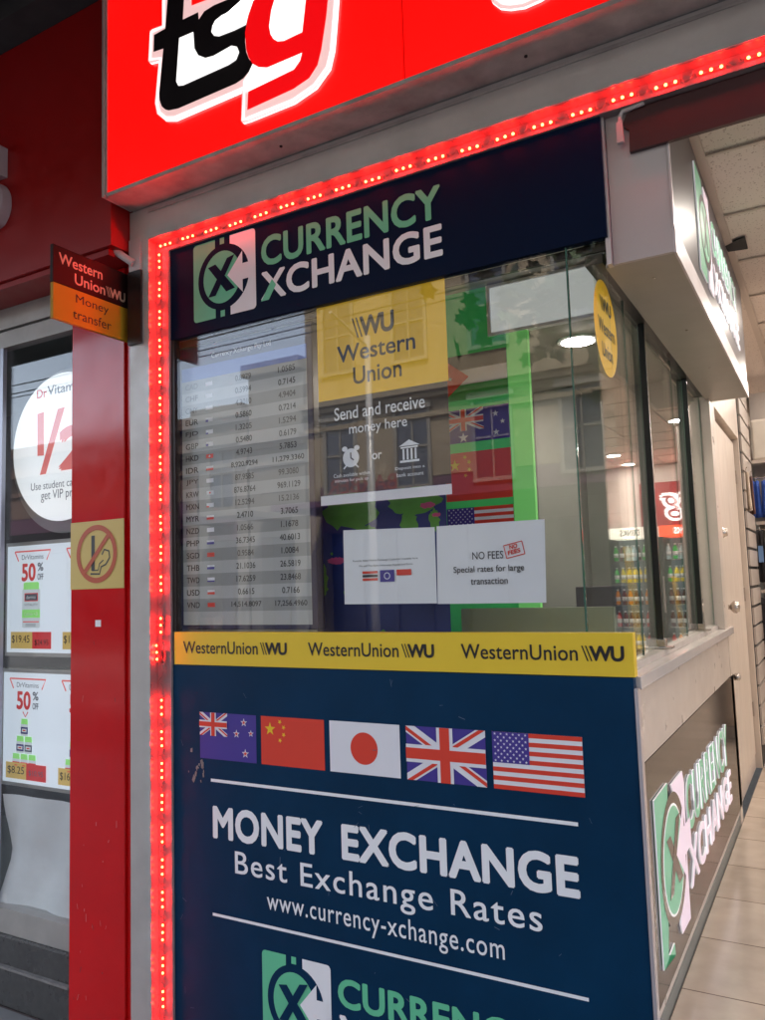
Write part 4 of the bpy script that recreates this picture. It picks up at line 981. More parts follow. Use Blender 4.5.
lf = thing('red_fascia', 'dark red unlit fascia of the neighbouring shop at upper left', 'fascia', (-5, -.15, 3))
part('face', 'darkred', lf, (-9.0, -2.113, -.150, .05, 2.935, 4.12))
part('soffit_strip', 'darkred', lf, (-9.0, -2.15, -.13, .05, 2.905, 2.933))
a = Art(['edgelit', 'boxface'], 'front', -.150, lift=.002, thick=.06)
W['ltr'] = mat('pale_letter', (0.42, 0.33, 0.36), 0.4)
a = Art(['ltr', 'ltr'], 'front', -.150, lift=.002, thick=.05)
a.poly([(-3.15, 3.47), (-2.835, 3.45), (-2.835, 3.60), (-3.15, 3.62)], 'ltr')
a.poly(smooth_path([(-3.15, 3.44), (-2.90, 3.43), (-2.82, 3.38), (-2.80, 3.30), (-2.83, 3.23), (-2.90, 3.20), (-3.15, 3.19)], 4), 'ltr')
a.build('raised_letter', lf)

# black awning over the neighbour
aw = thing('street_awning', 'dark awning underside with pale pipes over the pavement', 'awning', (-4, -1.5, 4.2))
W['awn'] = mat('awning_dark', (0.03, 0.025, 0.025), 0.8, var=.4, vscale=6)
part('canopy', 'awn', aw, (-12, 6.5, -2.8, -.02, 4.32, 4.42))
part('edge_beam', 'awn', aw, (-12, -2.6, -2.86, -2.801, 3.95, 4.42)); part('wall_beam', 'awn', aw, (-12, -2.11, -.30, -.02, 4.125, 4.318))
for x in (-8, -6.5, -5, -3.6): part('rib', 'awn', aw, (x - .04, x + .04, -2.8, -.31, 4.18, 4.319))
b = MB(); b.tube([(-9, -.42, 4.20), (-2.6, -.42, 4.20), (-2.2, -.36, 4.24)], .03, 10); b.tube([(-3.2, -.42, 4.2), (-3.3, -1.5, 4.24)], .022, 8); b.build('pipe', 'alum', aw, smooth=True)

# upper storeys of this building keep the sun off the front
W['render'] = mat('upper_render', (0.38, 0.34, 0.29), 0.8, var=.15, vscale=2)
ub = thing('shop_building', 'upper storeys of the shop building above the street awning', 'building', (0, 8, 4.4))
part('wall', 'render', ub, (-14, 9, .05, 16, 4.43, 9.5)); 
for x in (-12, -9.2, -6.4, -3.6, -.8, 2, 4.8, 7.2): part('window', 'dark', ub, (x, x + 1.2, .03, .049, 5.4, 7.4))
part('lower_wall', 'render', ub, (-14, -2.12, 1.2, 1.3, GZ, 4.42), (-14, -13.8, .1, 1.2, GZ, 4.42), (7.2, 9, .31, 14.2, GZ, 4.42), (-1.94, -.09, 2.67, 2.75, 0, 4.42), (-2.2, 9, 14.16, 14.3, 0, 4.42), (-2.15, -.09, 2.76, 14.15, 2.9, 4.4), (-.05, 7.2, .06, 14.1, 3.12, 4.40), (-1.9, -.2, .06, 2.66, 2.97, 4.40), (-2.1, 9, .035, .059, 3.12, 4.42))

# ================================================================== RED COLUMN AND SMALL SIGNS
rc = thing('red_column', 'glossy red pillar panel between the two shop fronts', 'column', (-2.36, 0, 0))
cp = part('front_panel', 'redcol', rc, (-2.545, -2.192, -.001, .10, GZ, 2.90), bevel=.004); part('side_return', 'redcol', rc, (-2.1915, -2.166, .012, .10, GZ, 2.90))
part('dark_gap', 'brown_dk', rc, (-2.165, -2.109, .035, .12, GZ, 3.2))
part('scuff', 'paper', rc, (-2.378, -2.342, -.0022, -.0014, 1.253, 1.283))
rw = random.Random(11)
a = Art(['pale_scratch', 'brown_dk'], 'front', -.001, lift=.0006)
for _ in range(22):
    u, v = rw.uniform(-2.53, -2.21), rw.choice((rw.uniform(-.4, .5), rw.uniform(-.4, 1.3))); l = rw.uniform(.004, .035); an = rw.uniform(1.1, 1.9)
    a.stroke([(u, v), (u + l * math.cos(an), v + l * math.sin(an))], rw.uniform(.0012, .003), rw.choice(('pale_scratch', 'pale_scratch', 'brown_dk')), rw.choice((0, .3, .6)))
join(cp, a.build('scratch', rc))
ns = thing('no_smoking_sign', 'yellow sign with crossed out cigarette on the red pillar', 'sign', (-2.37, 0, 1.57))
W['nsy'] = mat('sign_pale_yellow', (0.70, 0.52, 0.15), 0.3, coat=.3); W['nsr'] = mat('sign_red_brown', (0.50, 0.07, 0.015), 0.35)
part('plate', 'nsy', ns, (-2.543, -2.192, -.0045, -.0025, 1.424, 1.735))
a = Art(['nsr', 'black', 'nsy'], 'front', -.0045, lift=.0008)
cu, cv = -2.367, 1.583
a.rect(cu - .035, cv - .075, cu - .012, cv + .085, 'black', 0); a.stroke([(cu - .04, cv - .09), (cu + .02, cv - .092), (cu + .03, cv - .06), (cu + .06, cv - .05), (cu + .085, cv - .02), (cu + .08, cv + .01), (cu + .05, cv + .018), (cu + .035, cv - .005)], .008, 'black', 0)
a.stroke([(cu - .03, cv - .075), (cu + .01, cv - .075), (cu + .02, cv - .045), (cu + .045, cv - .03)], .006, 'black', .5)
a.ring(cu, cv, .133, .133, .024, 'nsr', 2, 48); a.stroke([(cu - .085, cv - .09), (cu + .085, cv + .09)], .022, 'nsr', 3)
a.build('pictogram', ns)
bs = thing('blade_sign', 'small maroon and yellow blade sign reading Money transfer', 'sign', (-2.15, -.2, 2.68))
part('upper_board', 'signbrown', bs, (-2.168, -2.150, -.420, -.012, 2.688, 2.850), bevel=.002); part('lower_board', 'signyellow', bs, (-2.168, -2.150, -.418, -.012, 2.534, 2.6875), bevel=.002)
part('bracket', 'brown_dk', bs, (-2.112, -2.030, -.056, -.0465, 2.50, 2.835))
a = Art(['cream'], 'side', -2.150)
a.text('Western', -.392, 2.775, -.165, 2.822, 'cream', bold=.012); a.text('Union', -.312, 2.710, -.150, 2.757, 'cream', bold=.012); wu_mark(a, -.145, 2.710, -.035, 2.755, 'cream'); a.build('lettering', bs)
a = Art(['black'], 'side', -2.150); a.text('Money', -.305, 2.620, -.130, 2.668, 'black'); a.text('transfer', -.320, 2.560, -.115, 2.602, 'black'); a.build('lettering', bs)
se = thing('wall_sensor', 'small white tube sensor on a plate above the blade sign', 'sensor', (-2.07, -.05, 2.9))
part('plate', 'boxface', se, (-2.106, -2.035, -.053, -.046, 2.838, 2.985)); b = MB(); b.tube([(-2.075, -.053, 2.872), (-2.165, -.09, 2.945)], .017, 14); b.build('tube', 'boxface', se, smooth=False)

# ================================================================== LEFT SHOP WINDOW
lw = thing('neighbour_window', 'grey framed display window left of the red pillar', 'window', (-3.5, .05, 0))
part('head_frame', 'greyframe', lw, (-9, -2.547, .045, .11, 2.795, 2.904), (-9, -2.547, .055, .11, 2.700, 2.785)); part('head_shadow_gap', 'dark', lw, (-9, -2.547, .07, .11, 2.785, 2.795))
part('sill', 'greyframe', lw, (-9, -2.547, .04, .11, -.215, -.10)); 
PX = F(4, 600, .078)[0]
W['postblue'] = mat('pale_window_post', (0.42, 0.44, 0.52), 0.3, .3); part('post', 'postblue', lw, (-3.30, PX, .055, .0775, -.10, 2.70)); part('post', 'postblue', lw, (-5.4, -5.3, .05, .11, -.10, 2.70))
part('pane', 'glass3', lw, (PX + .002, -2.547, .080, .086, -.099, 2.699)); part('pane', 'glass3', lw, (-5.298, -3.302, .080, .086, -.099, 2.699)); part('pane', 'glass3', lw, (-8.99, -5.402, .080, .086, -.099, 2.699))
solid('window_plinth', 'granite', 'dark granite plinth tiles below the neighbour window', 'plinth', (-9, -2.547, .004, .04, GZ, -.352), (-9, -2.547, .012, .04, -.338, -.217))
b = MB(); b.box(-9, -2.548, -.006, .03, -.351, -.339); o = b.build('plinth_edge', 'conc'); prop(o, 'thin pale chipped edge along the granite plinth', 'edging')
solid('backing_wall', 'dark', 'dark backing wall inside the neighbour display window', 'wall', (-9, -2.2, 1.15, 1.19, GZ, 2.9)); structure('display_floor', 'kgrey', (-9, -2.2, .12, 1.14, GZ, -.12)); structure('display_ceiling', 'kgrey', (-9, -2.2, .12, 1.14, 2.72, 2.8))
PY = .16
W['paleb'] = mat('pale_bottle_print', (.55, .6, .62), .4, emit=0.05, ecol=(.75, .85, .9))
def price_screen(z0, z1, label, kind):
    t = thing('price_screen', label, 'screen', (-2.8, PY, z0), 'lit price screens in the neighbour window')
    xl = F(8, 600, PY)[0] if kind == 0 else F(4, 730, PY)[0]
    part('frame', 'greyframe', t, (xl - .02, -2.22, PY + .001, PY + .04, z0 - .02, z1 + .02)); part('lit_face', 'bluewhite', t, (xl, -2.24, PY - .004, PY, z0, z1))
    a = Art(['coral', 'redprint', 'greyprint', 'mustard', 'limeprint', 'white', 'flag_blue', 'bluewhite', 'black', 'paleb'], 'front', PY - .004)
    for ux in (0, .40):
        c = (F(33, 600, PY)[0] if kind == 0 else F(28, 730, PY)[0]) + ux
        tp = z1 - .03
        a.stroke([(c - .14, tp), (c + .14, tp), (c + .11, tp - .05)], .008, 'coral'); a.stroke([(c - .14, tp), (c - .11, tp - .05)], .008, 'coral', .5)
        a.text('DrVitamins', c - .085, tp - .043, c + .085, tp - .018, 'greyprint'); a.text('50', c - .085, tp - .155, c + .025, tp - .062, 'redprint', bold=.03)
        a.text('%', c + .04, tp - .105, c + .085, tp - .062, 'greyprint', bold=.02); a.text('OFF', c + .04, tp - .150, c + .085, tp - .118, 'greyprint', bold=.02)
        a.stroke([(c - .035, tp - .165), (c - .015, tp - .19), (c + .005, tp - .165)], .006, 'redprint')
        if kind == 0:
            b0, b1 = z0 + .125, z1 - .19; bh_ = b1 - b0
            a.poly([(c - .078, b0 + .006), (c - .07, b0), (c + .055, b0), (c + .063, b0 + .006), (c + .063, b1 - bh_ * .18), (c + .05, b1 - bh_ * .12), (c - .065, b1 - bh_ * .12), (c - .078, b1 - bh_ * .18)], 'paleb', 0)
            a.poly([(c - .068, b1 - bh_ * .16), (c + .053, b1 - bh_ * .16), (c + .053, b1 - .006), (c + .044, b1), (c - .058, b1), (c - .068, b1 - .006)], 'limeprint', 1)
            a.rect(c - .060, b1 - bh_ * .42, c + .045, b1 - bh_ * .24, 'redprint', 1); a.rect(c - .054, b1 - bh_ * .40, c + .039, b1 - bh_ * .26, 'greyprint', 1.5); a.text('derma', c - .045, b1 - bh_ * .37, c + .03, b1 - bh_ * .29, 'white', 3, bold=.03)
            a.text('VITALITY', c - .06, b1 - bh_ * .52, c + .045, b1 - bh_ * .47, 'greyprint', 1); a.rect(c - .078, b0 + bh_ * .22, c + .063, b0 + bh_ * .40, 'limeprint', 1); a.text('Calcium + D', c - .06, b0 + bh_ * .27, c + .045, b0 + bh_ * .34, 'white', 2); a.rect(c - .07, b0 + bh_ * .12, c + .055, b0 + bh_ * .145, 'coral', 1)
            for k_ in range(3): a.rect(c - .05, b0 + bh_ * (.03 + .025 * k_), c + .03, b0 + bh_ * (.038 + .025 * k_), 'greyprint', 1)
            a.rect(c - .165, z0 + .02, c + .005, z0 + .105, 'mustard', 2); a.rect(c + .005, z0 + .02, c + .15, z0 + .105, 'redprint', 2)
            a.text('$19.45', c - .155, z0 + .045, c - .015, z0 + .088, 'black', 4); a.text('$24.95', c + .025, z0 + .035, c + .13, z0 + .066, 'black', 4)
        else:
            def pot(x, z, w, h, col):
                a.rect(x - w / 2, z, x + w / 2, z + h * .68, 'paleb', 2); a.rect(x - w / 2, z + h * .12, x + w / 2, z + h * .52, col, 3); a.rect(x - w / 3, z + h * .22, x + w / 3, z + h * .42, 'paleb', 4)
                a.poly([(x - w * .48, z + h * .68), (x + w * .48, z + h * .68), (x + w * .44, z + h), (x - w * .44, z + h)], 'limeprint', 2); a.rect(x - w / 5, z + h * .28, x + w / 5, z + h * .36, 'redprint', 5)
            pot(c - .02, z1 - .315, .055, .085, 'flag_blue')
            for dx in (-.03, .03): pot(c - .02 + dx * 1.05, z1 - .402, .058, .085, 'greyprint' if dx > 0 else 'flag_blue')
            for dx in (-.062, 0, .062): pot(c - .02 + dx, z1 - .49, .058, .085, 'redprint' if dx else 'coral')
            a.rect(c - .16, z0 + .02, c - .0, z0 + .10, 'mustard', 5); a.rect(c + .0, z0 + .02, c + .15, z0 + .10, 'redprint', 5)
            a.text('$8.25' if ux == 0 else '$16.45', c - .145, z0 + .04, c - .015, z0 + .082, 'black', 7); a.text('$10.95', c + .02, z0 + .04, c + .13, z0 + .07, 'greyprint', 7)
    a.build('print', t)
zt, zb2 = F(10, 547, PY)[1], F(6, 652, PY)[1]
price_screen(zb2, zt, 'upper lit price screen with single lime bottle in neighbour window', 0)
zt, zb2 = F(5, 672, PY)[1], F(2, 780, PY)[1]
price_screen(zb2, zt, 'lower lit price screen with stacked pots in neighbour window', 1)
rd = thing('round_sign', 'round white half price sign hanging in the neighbour window', 'sign', (-2.75, .12, 2.1))
ry = .13; lx = F(15, 455, ry)[0]; zt = F(72, 375, ry)[1] + .02; zb3 = F(72, 520, ry)[1]; rad = (zt - zb3) / 2; cx_, cz_ = lx + rad, (zt + zb3) / 2
a = Art(['cwhite', 'postblue'], 'front', ry, lift=.001, thick=.008); a.disc(cx_, cz_, rad, rad, 'cwhite', 0, 64); a.build('disc', rd)
a = Art(['kgrey', 'kgrey'], 'front', ry + .012, lift=.001, thick=.004); a.disc(cx_ + .01, cz_ - .02, rad + .035, rad + .04, 'kgrey', 0, 64); a.build('backing_disc', rd)
a = Art(['coral', 'redprint', 'greyprint'], 'front', ry - .009, lift=.0008)
def RP(px, py): return F(px, py, ry - .009)
u, v = RP(37, 455); u2, v2 = RP(43, 413)
a.poly([RP(37.5, 414), RP(44, 412), RP(44, 455.5), RP(37.5, 456)], 'coral'); a.poly([RP(58, 409), RP(65, 407), RP(46, 474), RP(40, 475)], 'coral', 1)
u0, v0 = RP(59, 471); a.text('2', u0, v0, u0 + .26, RP(66, 426)[1], 'coral', 2, bold=.05)
u0, v0 = RP(37, 399); u1, v1 = RP(47, 388); a.text('Dr', u0, v0, u1, v1, 'redprint', 0, bold=.02); a.text('Vitamins', u1 + .005, v0 + .005, u1 + .30, v1 + .008, 'greyprint', 0, bold=.01)
u0, v0 = RP(31, 491); u1, v1 = RP(72, 478); a.text('Use student card', u0, v0, u0 + .36, v1, 'greyprint'); u0, v0 = RP(41, 503); a.text('get VIP price', u0, v0, u0 + .30, v0 + .06, 'greyprint'); a.build('print', rd)
ps = thing('paper_sheet', 'creased white paper covering the foot of the neighbour window', 'paper', (-2.8, .1, .1))
b = MB(); nx, nz = 12, 10
tl, tr, bl, br = F(6, 793, .1), F(73, 803, .1), F(1, 903, .1), F(73, 924, .1)
grid = []
for j in range(nz + 1):
    for i in range(nx + 1):
        u, v = i / nx * 1.25, j / nz
        x = (tl[0] + (tr[0] - tl[0]) * u) * (1 - v) + (bl[0] + (br[0] - bl[0]) * u) * v; zq = (tl[1] + (tr[1] - tl[1]) * u) * (1 - v) + (bl[1] + (br[1] - bl[1]) * u) * v
        if i == 0: x += .05 * (1 - abs(v - .55) * 2.5 if abs(v - .55) < .4 else 0)
        cr = .006 * (1 if (u - .5) * 1.0 > 0 else -1) * (abs(u - .5)) * 4
        b.v.append((x, .135 - abs(u - .55) * .045 - abs(v - .52) * .05 + .010 * math.sin(u * 9 + v * 4) + random.uniform(-.0015, .0015), zq))
for j in range(nz):
    for i in range(nx):
        q = j * (nx + 1) + i; b.f.append((q, q + 1, q + nx + 2, q + nx + 1)); b.m.append(0)
b.build('sheet', 'paperlit', ps, fix=False, smooth=True)

# ================================================================== ACROSS THE STREET (seen mirrored in the glass)
W['sand'] = mat('sandstone_render', (0.26, 0.20, 0.13), 0.8, var=.25, vscale=1.5)
W['sand2'] = mat('pale_render', (0.22, 0.20, 0.17), 0.8, var=.2, vscale=1.2)
W['brickred'] = mat('painted_brick', (0.14, 0.08, 0.06), 0.8, var=.2, vscale=3)
W['winglass'] = mat('far_window_glass', (0.03, 0.035, 0.06), 0.08)
W['purple'] = mat('purple_awning', (0.08, 0.02, 0.05), 0.7)
W['cable'] = mat('cable_black', (0.01, 0.01, 0.01), 0.6)
def far_building(x0, x1, h, wm, label, bays, ystart=-16.0, cornices=(5.5,), sills=6.2, floors=2, shopname=None, shopcol='purple'):
    y1 = ystart; t = thing('street_building', label, 'building', ((x0 + x1) / 2, y1, GZ), 'buildings across the street')
    bxs = [(x0, x1, y1 - 8, y1, 4.2, h), (x0, x1, y1 - 8, y1 - .6, GZ, 4.2), (x0, x0 + .4, y1 - .6, y1, GZ, 4.2), (x1 - .4, x1, y1 - .6, y1, GZ, 4.2)]
    part('wall', wm, t, *bxs)
    for cz in cornices:
        part('cornice', wm, t, (x0 - .05, x1 + .05, y1 + .002, y1 + .22, cz, cz + .14), (x0 - .05, x1 + .05, y1 + .002, y1 + .36, cz + .142, cz + .30), (x0, x1, y1 + .002, y1 + .10, cz - .5, cz - .38))
    part('parapet', wm, t, (x0 - .05, x1 + .05, y1 - .3, y1 + .3, h + .002, h + .35))
    bw = (x1 - x0) / bays
    for f in range(floors):
        for k in range(bays):
            wx = x0 + bw * (k + .5); z0 = sills + f * 3.4
            if z0 + 2.0 > h: continue
            fr = part('window', W['sand2'], t, (wx - .55, wx + .55, y1 + .003, y1 + .10, z0 - .10, z0), (wx - .55, wx - .46, y1 + .003, y1 + .08, z0, z0 + 2.0), (wx + .46, wx + .55, y1 + .003, y1 + .08, z0, z0 + 2.0), (wx - .62, wx + .62, y1 + .003, y1 + .14, z0 + 2.0, z0 + 2.18), (wx - .02, wx + .02, y1 + .01, y1 + .05, z0, z0 + 2.0), (wx - .46, wx + .46, y1 + .01, y1 + .05, z0 + 1.0, z0 + 1.05))
            part('pane', 'winglass', fr, (wx - .46, wx + .46, y1 + .004, y1 + .009, z0, z0 + 2.0))
    sw_ = part('shop_window', 'winglass', t, (x0 + .4, x1 - .4, y1 - .59, y1 - .55, GZ + .4, 2.9))
    part('shop_frame', 'brown_dk', t, *[(x0 + .4 + k * (x1 - x0 - .8) / (2 * bays) - .04, x0 + .4 + k * (x1 - x0 - .8) / (2 * bays) + .04, y1 - .54, y1 - .46, GZ, 2.9) for k in range(1, 2 * bays)], (x0 + .4, x1 - .4, y1 - .58, y1 - .46, GZ, GZ + .4))
    part('sign_band', shopcol, t, (x0 + .4, x1 - .4, y1 - .5, y1 - .02, 2.9, 4.19))
    part('awning', shopcol, t, (x0 + .5, x1 - .5, y1 - .01, y1 + 2.4, 3.35, 3.5))
    return t
far_building(-30, -16.5, 6.4, 'brickred', 'low brick building at the left end across the street', 4)
far_building(-16.4, -14.5, 6.6, 'sand2', 'low pale building beneath the sky gap across the street', 1, sills=3.9, cornices=(5.6,))
far_building(-14.4, -12.4, 7.7, 'sand2', 'mid height pale building next to the tall sandstone one', 1, cornices=(5.5,), shopcol='sand2')
far_building(-12.3, -1.0, 12.5, 'sand', 'long sandstone building with deep cornices opposite the kiosk', 5, cornices=(6.25, 10.2), sills=4.0)
far_building(-.9, 9, 9.5, 'sand2', 'pale building to the right of the sandstone one', 4, cornices=(5.2,), sills=6.0, floors=1)
far_building(9.1, 24, 11, 'brickred', 'brick building at the right end across the street', 5)
bb = thing('barber_sign', 'red barber sign on the awning across the street', 'sign', (-9, -13.4, 3.9))
part('rail', 'black', bb, (-10.3, -7.6, -13.56, -13.54, 3.55, 3.60)); 
W['neon'] = mat('neon_red', (0.22, 0.03, 0.03), .4, emit=0.012, ecol=(1, .15, .12))
v2, f2 = text_polys('BARBER', .01, 1.0, 0)
b = MB(); x0 = min(v[0] for v in v2); x1 = max(v[0] for v in v2); y0 = min(v[1] for v in v2); y1 = max(v[1] for v in v2)
b.v = [(-8.1 - (v[0] - x0) / (x1 - x0) * 1.9, -13.53, 3.62 + (v[1] - y0) / (y1 - y0) * .36) for v in v2]; b.f = [f for f in f2]; b.m = [0] * len(f2); b.build('lettering', 'neon', bb, fix=False)
lp = thing('street_pole', 'grey steel pole standing at the far kerb', 'pole', (-7.2, -12.4, GZ))
b = MB(); b.tube([(-6.5, -9.6, GZ - .12), (-6.5, -9.6, 5.9)], [.09, .06], 12); b.build('shaft', 'alum', lp, smooth=True); b = MB(); b.tube([(-6.5, -9.6, 5.7), (-6.5, -8.4, 6.0)], .03, 8); b.build('arm', 'alum', lp)
for i, (y, z) in enumerate(((-7.0, 5.6), (-8.2, 5.9), (-9.5, 6.3))):
    b = MB(); b.tube([(-40 + 4 * k, y, z - .15 * math.sin(PI * (k % 5) / 5)) for k in range(20)], .012, 6); prop(b.build('overhead_cable', 'cable'), ['tram wire nearest the kiosk', 'middle tram wire above the road', 'tram wire farthest from the kiosk'][i] + ' strung above the road', 'cable', 'overhead tram wires')

# plane tree at the near kerb
W['leaf'] = mat('plane_leaf', (0.045, 0.085, 0.02), 0.55, var=.4, vscale=3); W['bark'] = mat('plane_bark', (0.16, 0.13, 0.10), 0.9, var=.4, vscale=8)
tr = thing('plane_tree', 'plane tree with broad leaves at the kerb behind the viewer', 'tree', (-.2, -5.2, GZ))
T0 = Vector((.35, -5.3, GZ)); b = MB()
b.tube([T0, T0 + Vector((.05, 0, 1.6)), T0 + Vector((-.05, .05, 3.4)), T0 + Vector((.05, 0, 5.2)), T0 + Vector((.1, 0, 7.5))], [.17, .14, .12, .09, .03], 12)
rnd = random.Random(5); tips = []
for k in range(16):
    an = rnd.uniform(0, 2 * PI); z0 = rnd.uniform(3.0, 6.5)
    if k < 7: an = PI + (k - 3) * .22; z0 = 4.35 + .2 * k
    L = rnd.uniform(1.6, 2.6); s_ = T0 + Vector((0, 0, z0)); m_ = s_ + Vector((math.cos(an) * L * .5, math.sin(an) * L * .5, .45)); e_ = s_ + Vector((math.cos(an) * L, math.sin(an) * L, .25 if k > 5 else -.15))
    b.tube([s_, m_, e_], [.045, .028, .010], 7); tips.append((s_, m_, e_))
b.build('trunk', 'bark', tr, smooth=True)
lfm = MB(); shape = [(0, -.5), (.18, -.32), (.5, -.28), (.34, -.02), (.46, .26), (.16, .24), (0, .55), (-.16, .24), (-.46, .26), (-.34, -.02), (-.5, -.28), (-.18, -.32)]
def leaf(c, s):
    q = Matrix.Rotation(rnd.uniform(0, 2 * PI), 3, 'Z') @ Matrix.Rotation(rnd.uniform(-1.2, 1.2) + PI / 2 * 0.7, 3, 'X') @ Matrix.Rotation(rnd.uniform(0, 2 * PI), 3, 'Z')
    lfm.face([c + q @ Vector((x * s, y * s, .12 * s * abs(x))) for x, y in shape])
for (s_, m_, e_) in tips:
    for j in range(70):
        t = rnd.uniform(.25, 1.1); p = (s_ * (1 - t) ** 2 + m_ * 2 * t * (1 - t) + e_ * t * t); leaf(p + Vector((rnd.gauss(0, .28), rnd.gauss(0, .28), rnd.gauss(-.05, .24))), rnd.uniform(.14, .25))
lfm.build('crown', 'leaf', tr, fix=False)

# passer-by, seen faintly mirrored in the rate screen
def person(loc, label, top, legs, hair, yaw=0.0, hgt=1.72):
    t = thing('person', label, 'person', loc)
    t.rotation_euler = (0, 0, yaw)
    s = hgt / 1.75
    J = {'pel': ((0, 0, .95), .14), 'wst': ((0, .01, 1.08), .125), 'chs': ((0, .01, 1.30), .15), 'nk0': ((0, .0, 1.45), .07), 'nk': ((0, -.01, 1.51), .052), 'hd0': ((0, -.025, 1.58), .072), 'hd1': ((0, -.02, 1.66), .086), 'hd2': ((0, -.01, 1.71), .06),
         'hl': ((-.10, 0, .90), .095), 'kl': ((-.11, -.06, .50), .058), 'al': ((-.11, .03, .09), .038), 'fl': ((-.12, -.13, .03), .032),
         'hr': ((.10, 0, .90), .095), 'kr': ((.11, .04, .50), .058), 'ar': ((.11, .16, .11), .038), 'fr': ((.12, .02, .03), .032),
         'sl': ((-.19, .01, 1.38), .058), 'el': ((-.25, .05, 1.12), .04), 'wl': ((-.24, -.08, .88), .028), 'pl': ((-.235, -.12, .82), .030),
         'sr': ((.19, .01, 1.38), .058), 'er': ((.25, .03, 1.12), .04), 'wr': ((.25, -.06, .88), .028), 'pr': ((.245, -.09, .82), .030)}
    E_ = [('pel', 'wst'), ('wst', 'chs'), ('chs', 'nk0'), ('nk0', 'nk'), ('nk', 'hd0'), ('hd0', 'hd1'), ('hd1', 'hd2'), ('pel', 'hl'), ('hl', 'kl'), ('kl', 'al'), ('al', 'fl'), ('pel', 'hr'), ('hr', 'kr'), ('kr', 'ar'), ('ar', 'fr'), ('chs', 'sl'), ('sl', 'el'), ('el', 'wl'), ('wl', 'pl'), ('chs', 'sr'), ('sr', 'er'), ('er', 'wr'), ('wr', 'pr')]
    for sd_, sx in (('l', -1), ('r', 1)):
        base = J['p' + sd_][0]
        for i in range(4):
            ux = base[0] + sx * .004; fy = base[1] + .024 - i * .017
            J[f'f{sd_}{i}a'] = ((ux, fy, base[2] - .045), .0095); J[f'f{sd_}{i}b'] = ((ux - sx * .012, fy - .004, base[2] - .082 + abs(i - 1.5) * .006), .0075); E_ += [('p' + sd_, f'f{sd_}{i}a'), (f'f{sd_}{i}a', f'f{sd_}{i}b')]
        J[f't{sd_}'] = ((base[0] - sx * .01, base[1] - .045, base[2] - .02), .011); J[f't{sd_}b'] = ((base[0] - sx * .016, base[1] - .055, base[2] - .05), .009); E_ += [('p' + sd_, f't{sd_}'), (f't{sd_}', f't{sd_}b')]
    keys = list(J); me = bpy.data.meshes.new('body'); me.from_pydata([tuple(c * s for c in J[k_][0]) for k_ in keys], [(keys.index(a_), keys.index(b_)) for a_, b_ in E_], [])
    o = bpy.data.objects.new('body', me); COL.objects.link(o)
    md = o.modifiers.new('skin', 'SKIN'); md.use_smooth_shade = True
    for i, k_ in enumerate(keys): r = J[k_][1] * s; me.skin_vertices[0].data[i].radius = (r, r * (.8 if k_ in ('pel', 'wst', 'chs') else 1))
    me.skin_vertices[0].data[0].use_root = True
    sb = o.modifiers.new('sub', 'SUBSURF'); sb.levels = 2; sb.render_levels = 2
    dg = bpy.context.evaluated_depsgraph_get(); dg.update(); m2 = bpy.data.meshes.new_from_object(o.evaluated_get(dg)); bpy.data.objects.remove(o)
    for m_ in ('skin', top, legs, 'black'): m2.materials.append(W[m_])
    for p in m2.polygons:
        c = p.center / s; p.use_smooth = True
        p.material_index = 3 if c.z < .1 else 2 if c.z < .98 and abs(c.x) < .21 else 1 if c.z < 1.47 and not (abs(c.x) > .2 and c.z < .98) else 0
    o = bpy.data.objects.new('body', m2); COL.objects.link(o); o.parent = t
    b = MB(); 
    for i_ in range(7):
        pass
    b.lathe([(.03, .125), (.07, .105), (.093, .06), (.096, .0), (.085, -.03)], (0, .015 * s, 1.655 * s), 16); h = b
    me3 = bpy.data.meshes.new('hair'); me3.from_pydata(h.v, [], h.f); me3.materials.append(W[hair]); o3 = bpy.data.objects.new('hair', me3); COL.objects.link(o3); o3.parent = t
    for p in me3.polygons: p.use_smooth = True
    fb_ = MB(); fb_.lathe([(.012, 0), (.010, .012), (.003, .02)], (0, -.10 * s, 1.635 * s), 8, axis='Y')
    for sx in (-1, 1): fb_.lathe([(.011, 0), (.008, .004), (.002, .005)], (sx * .032, -.098 * s, 1.665 * s), 8, 1, axis='Y'); fb_.box(sx * .088 - .006, sx * .088 + .006, -.03, .01, 1.625 * s, 1.68 * s, 0)
    fb_.box(-.022, .022, -.100 * s, -.094 * s, 1.595 * s, 1.602 * s, 2)
    me4 = bpy.data.meshes.new('face_features'); me4.from_pydata(fb_.v, [], fb_.f)
    for m_ in ('skin', 'black', 'coral'): me4.materials.append(W[m_])
    for i_, m_ in enumerate(fb_.m): me4.polygons[i_].material_index = m_
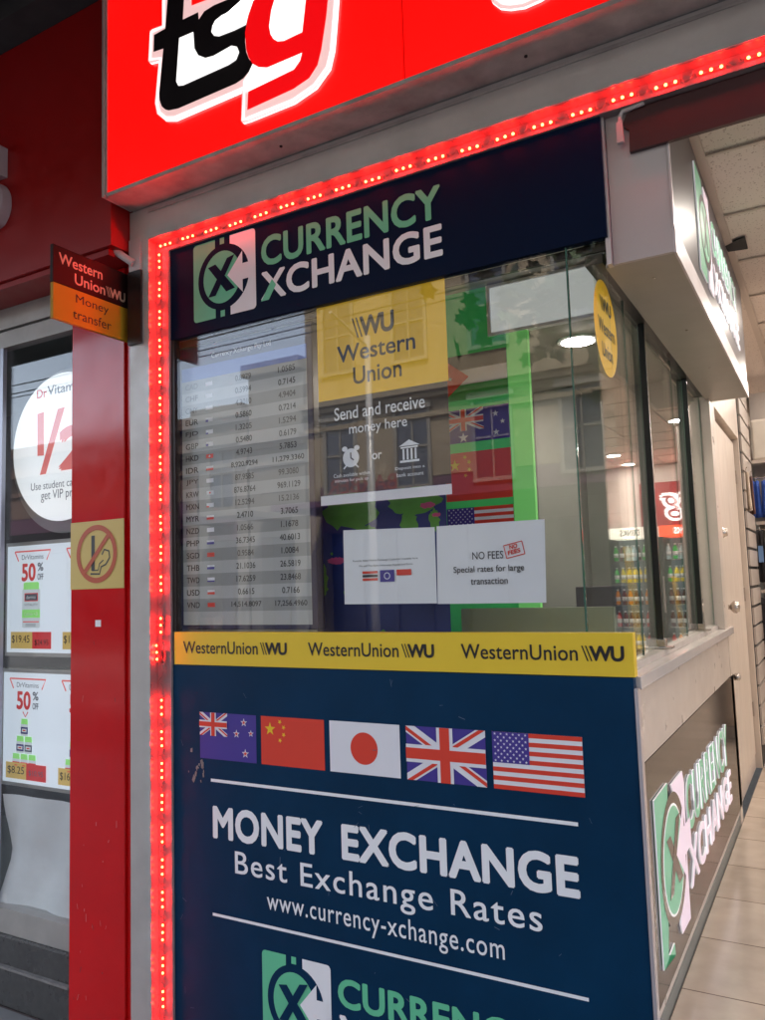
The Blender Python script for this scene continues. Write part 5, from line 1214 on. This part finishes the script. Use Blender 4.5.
    o4 = bpy.data.objects.new('face', me4); COL.objects.link(o4); o4.parent = t
    return t
W['shirt_grey'] = mat('grey_shirt', (0.40, 0.40, 0.42), .8); W['trouser'] = mat('dark_trousers', (0.03, 0.03, 0.04), .8); W['shirt_white'] = mat('white_shirt', (0.7, 0.7, 0.7), .8)
person((-4.6, -3.2, GZ), 'person in grey shirt and dark trousers walking near the kerb', 'shirt_grey', 'trouser', 'black', yaw=-1.3, hgt=1.8)

# ================================================================== LIGHT
w = bpy.data.worlds.new("World"); sc.world = w; w.use_nodes = True
nt = w.node_tree; bg = nt.nodes['Background']; sky = nt.nodes.new('ShaderNodeTexSky'); sky.sky_type = 'NISHITA'; sky.sun_disc = False
EL, AZ = math.radians(50), math.radians(25)     # the sun stands behind the shop, lighting the far side of the street
sky.sun_elevation = EL; sky.sun_rotation = AZ; sky.altitude = 50; sky.dust_density = 1.5
hs = nt.nodes.new('ShaderNodeHueSaturation'); hs.inputs['Saturation'].default_value = .55; nt.links.new(sky.outputs[0], hs.inputs['Color']); nt.links.new(hs.outputs[0], bg.inputs[0]); bg.inputs[1].default_value = 0.15
sl = bpy.data.lights.new('sun', 'SUN'); sl.energy = 2.0; sl.angle = math.radians(.6); sl.color = (1, .95, .88)
so = bpy.data.objects.new('sun', sl); COL.objects.link(so)
dvec = Vector((math.sin(AZ) * math.cos(EL), math.cos(AZ) * math.cos(EL), math.sin(EL)))
so.rotation_euler = dvec.to_track_quat('Z', 'Y').to_euler(); so.location = (0, 0, 30)
sc.view_settings.view_transform = 'Standard'; sc.view_settings.look = 'None'; sc.view_settings.gamma = 1; sc.view_settings.use_curve_mapping = False
sc.view_settings.exposure = 2.78
sc.render.engine = 'CYCLES'; sc.cycles.use_denoising = True
sc.cycles.max_bounces = 10; sc.cycles.transparent_max_bounces = 24; sc.cycles.diffuse_bounces = 3; sc.cycles.glossy_bounces = 5
sc.cycles.sample_clamp_indirect = 4; sc.cycles.caustics_reflective = False; sc.cycles.caustics_refractive = False
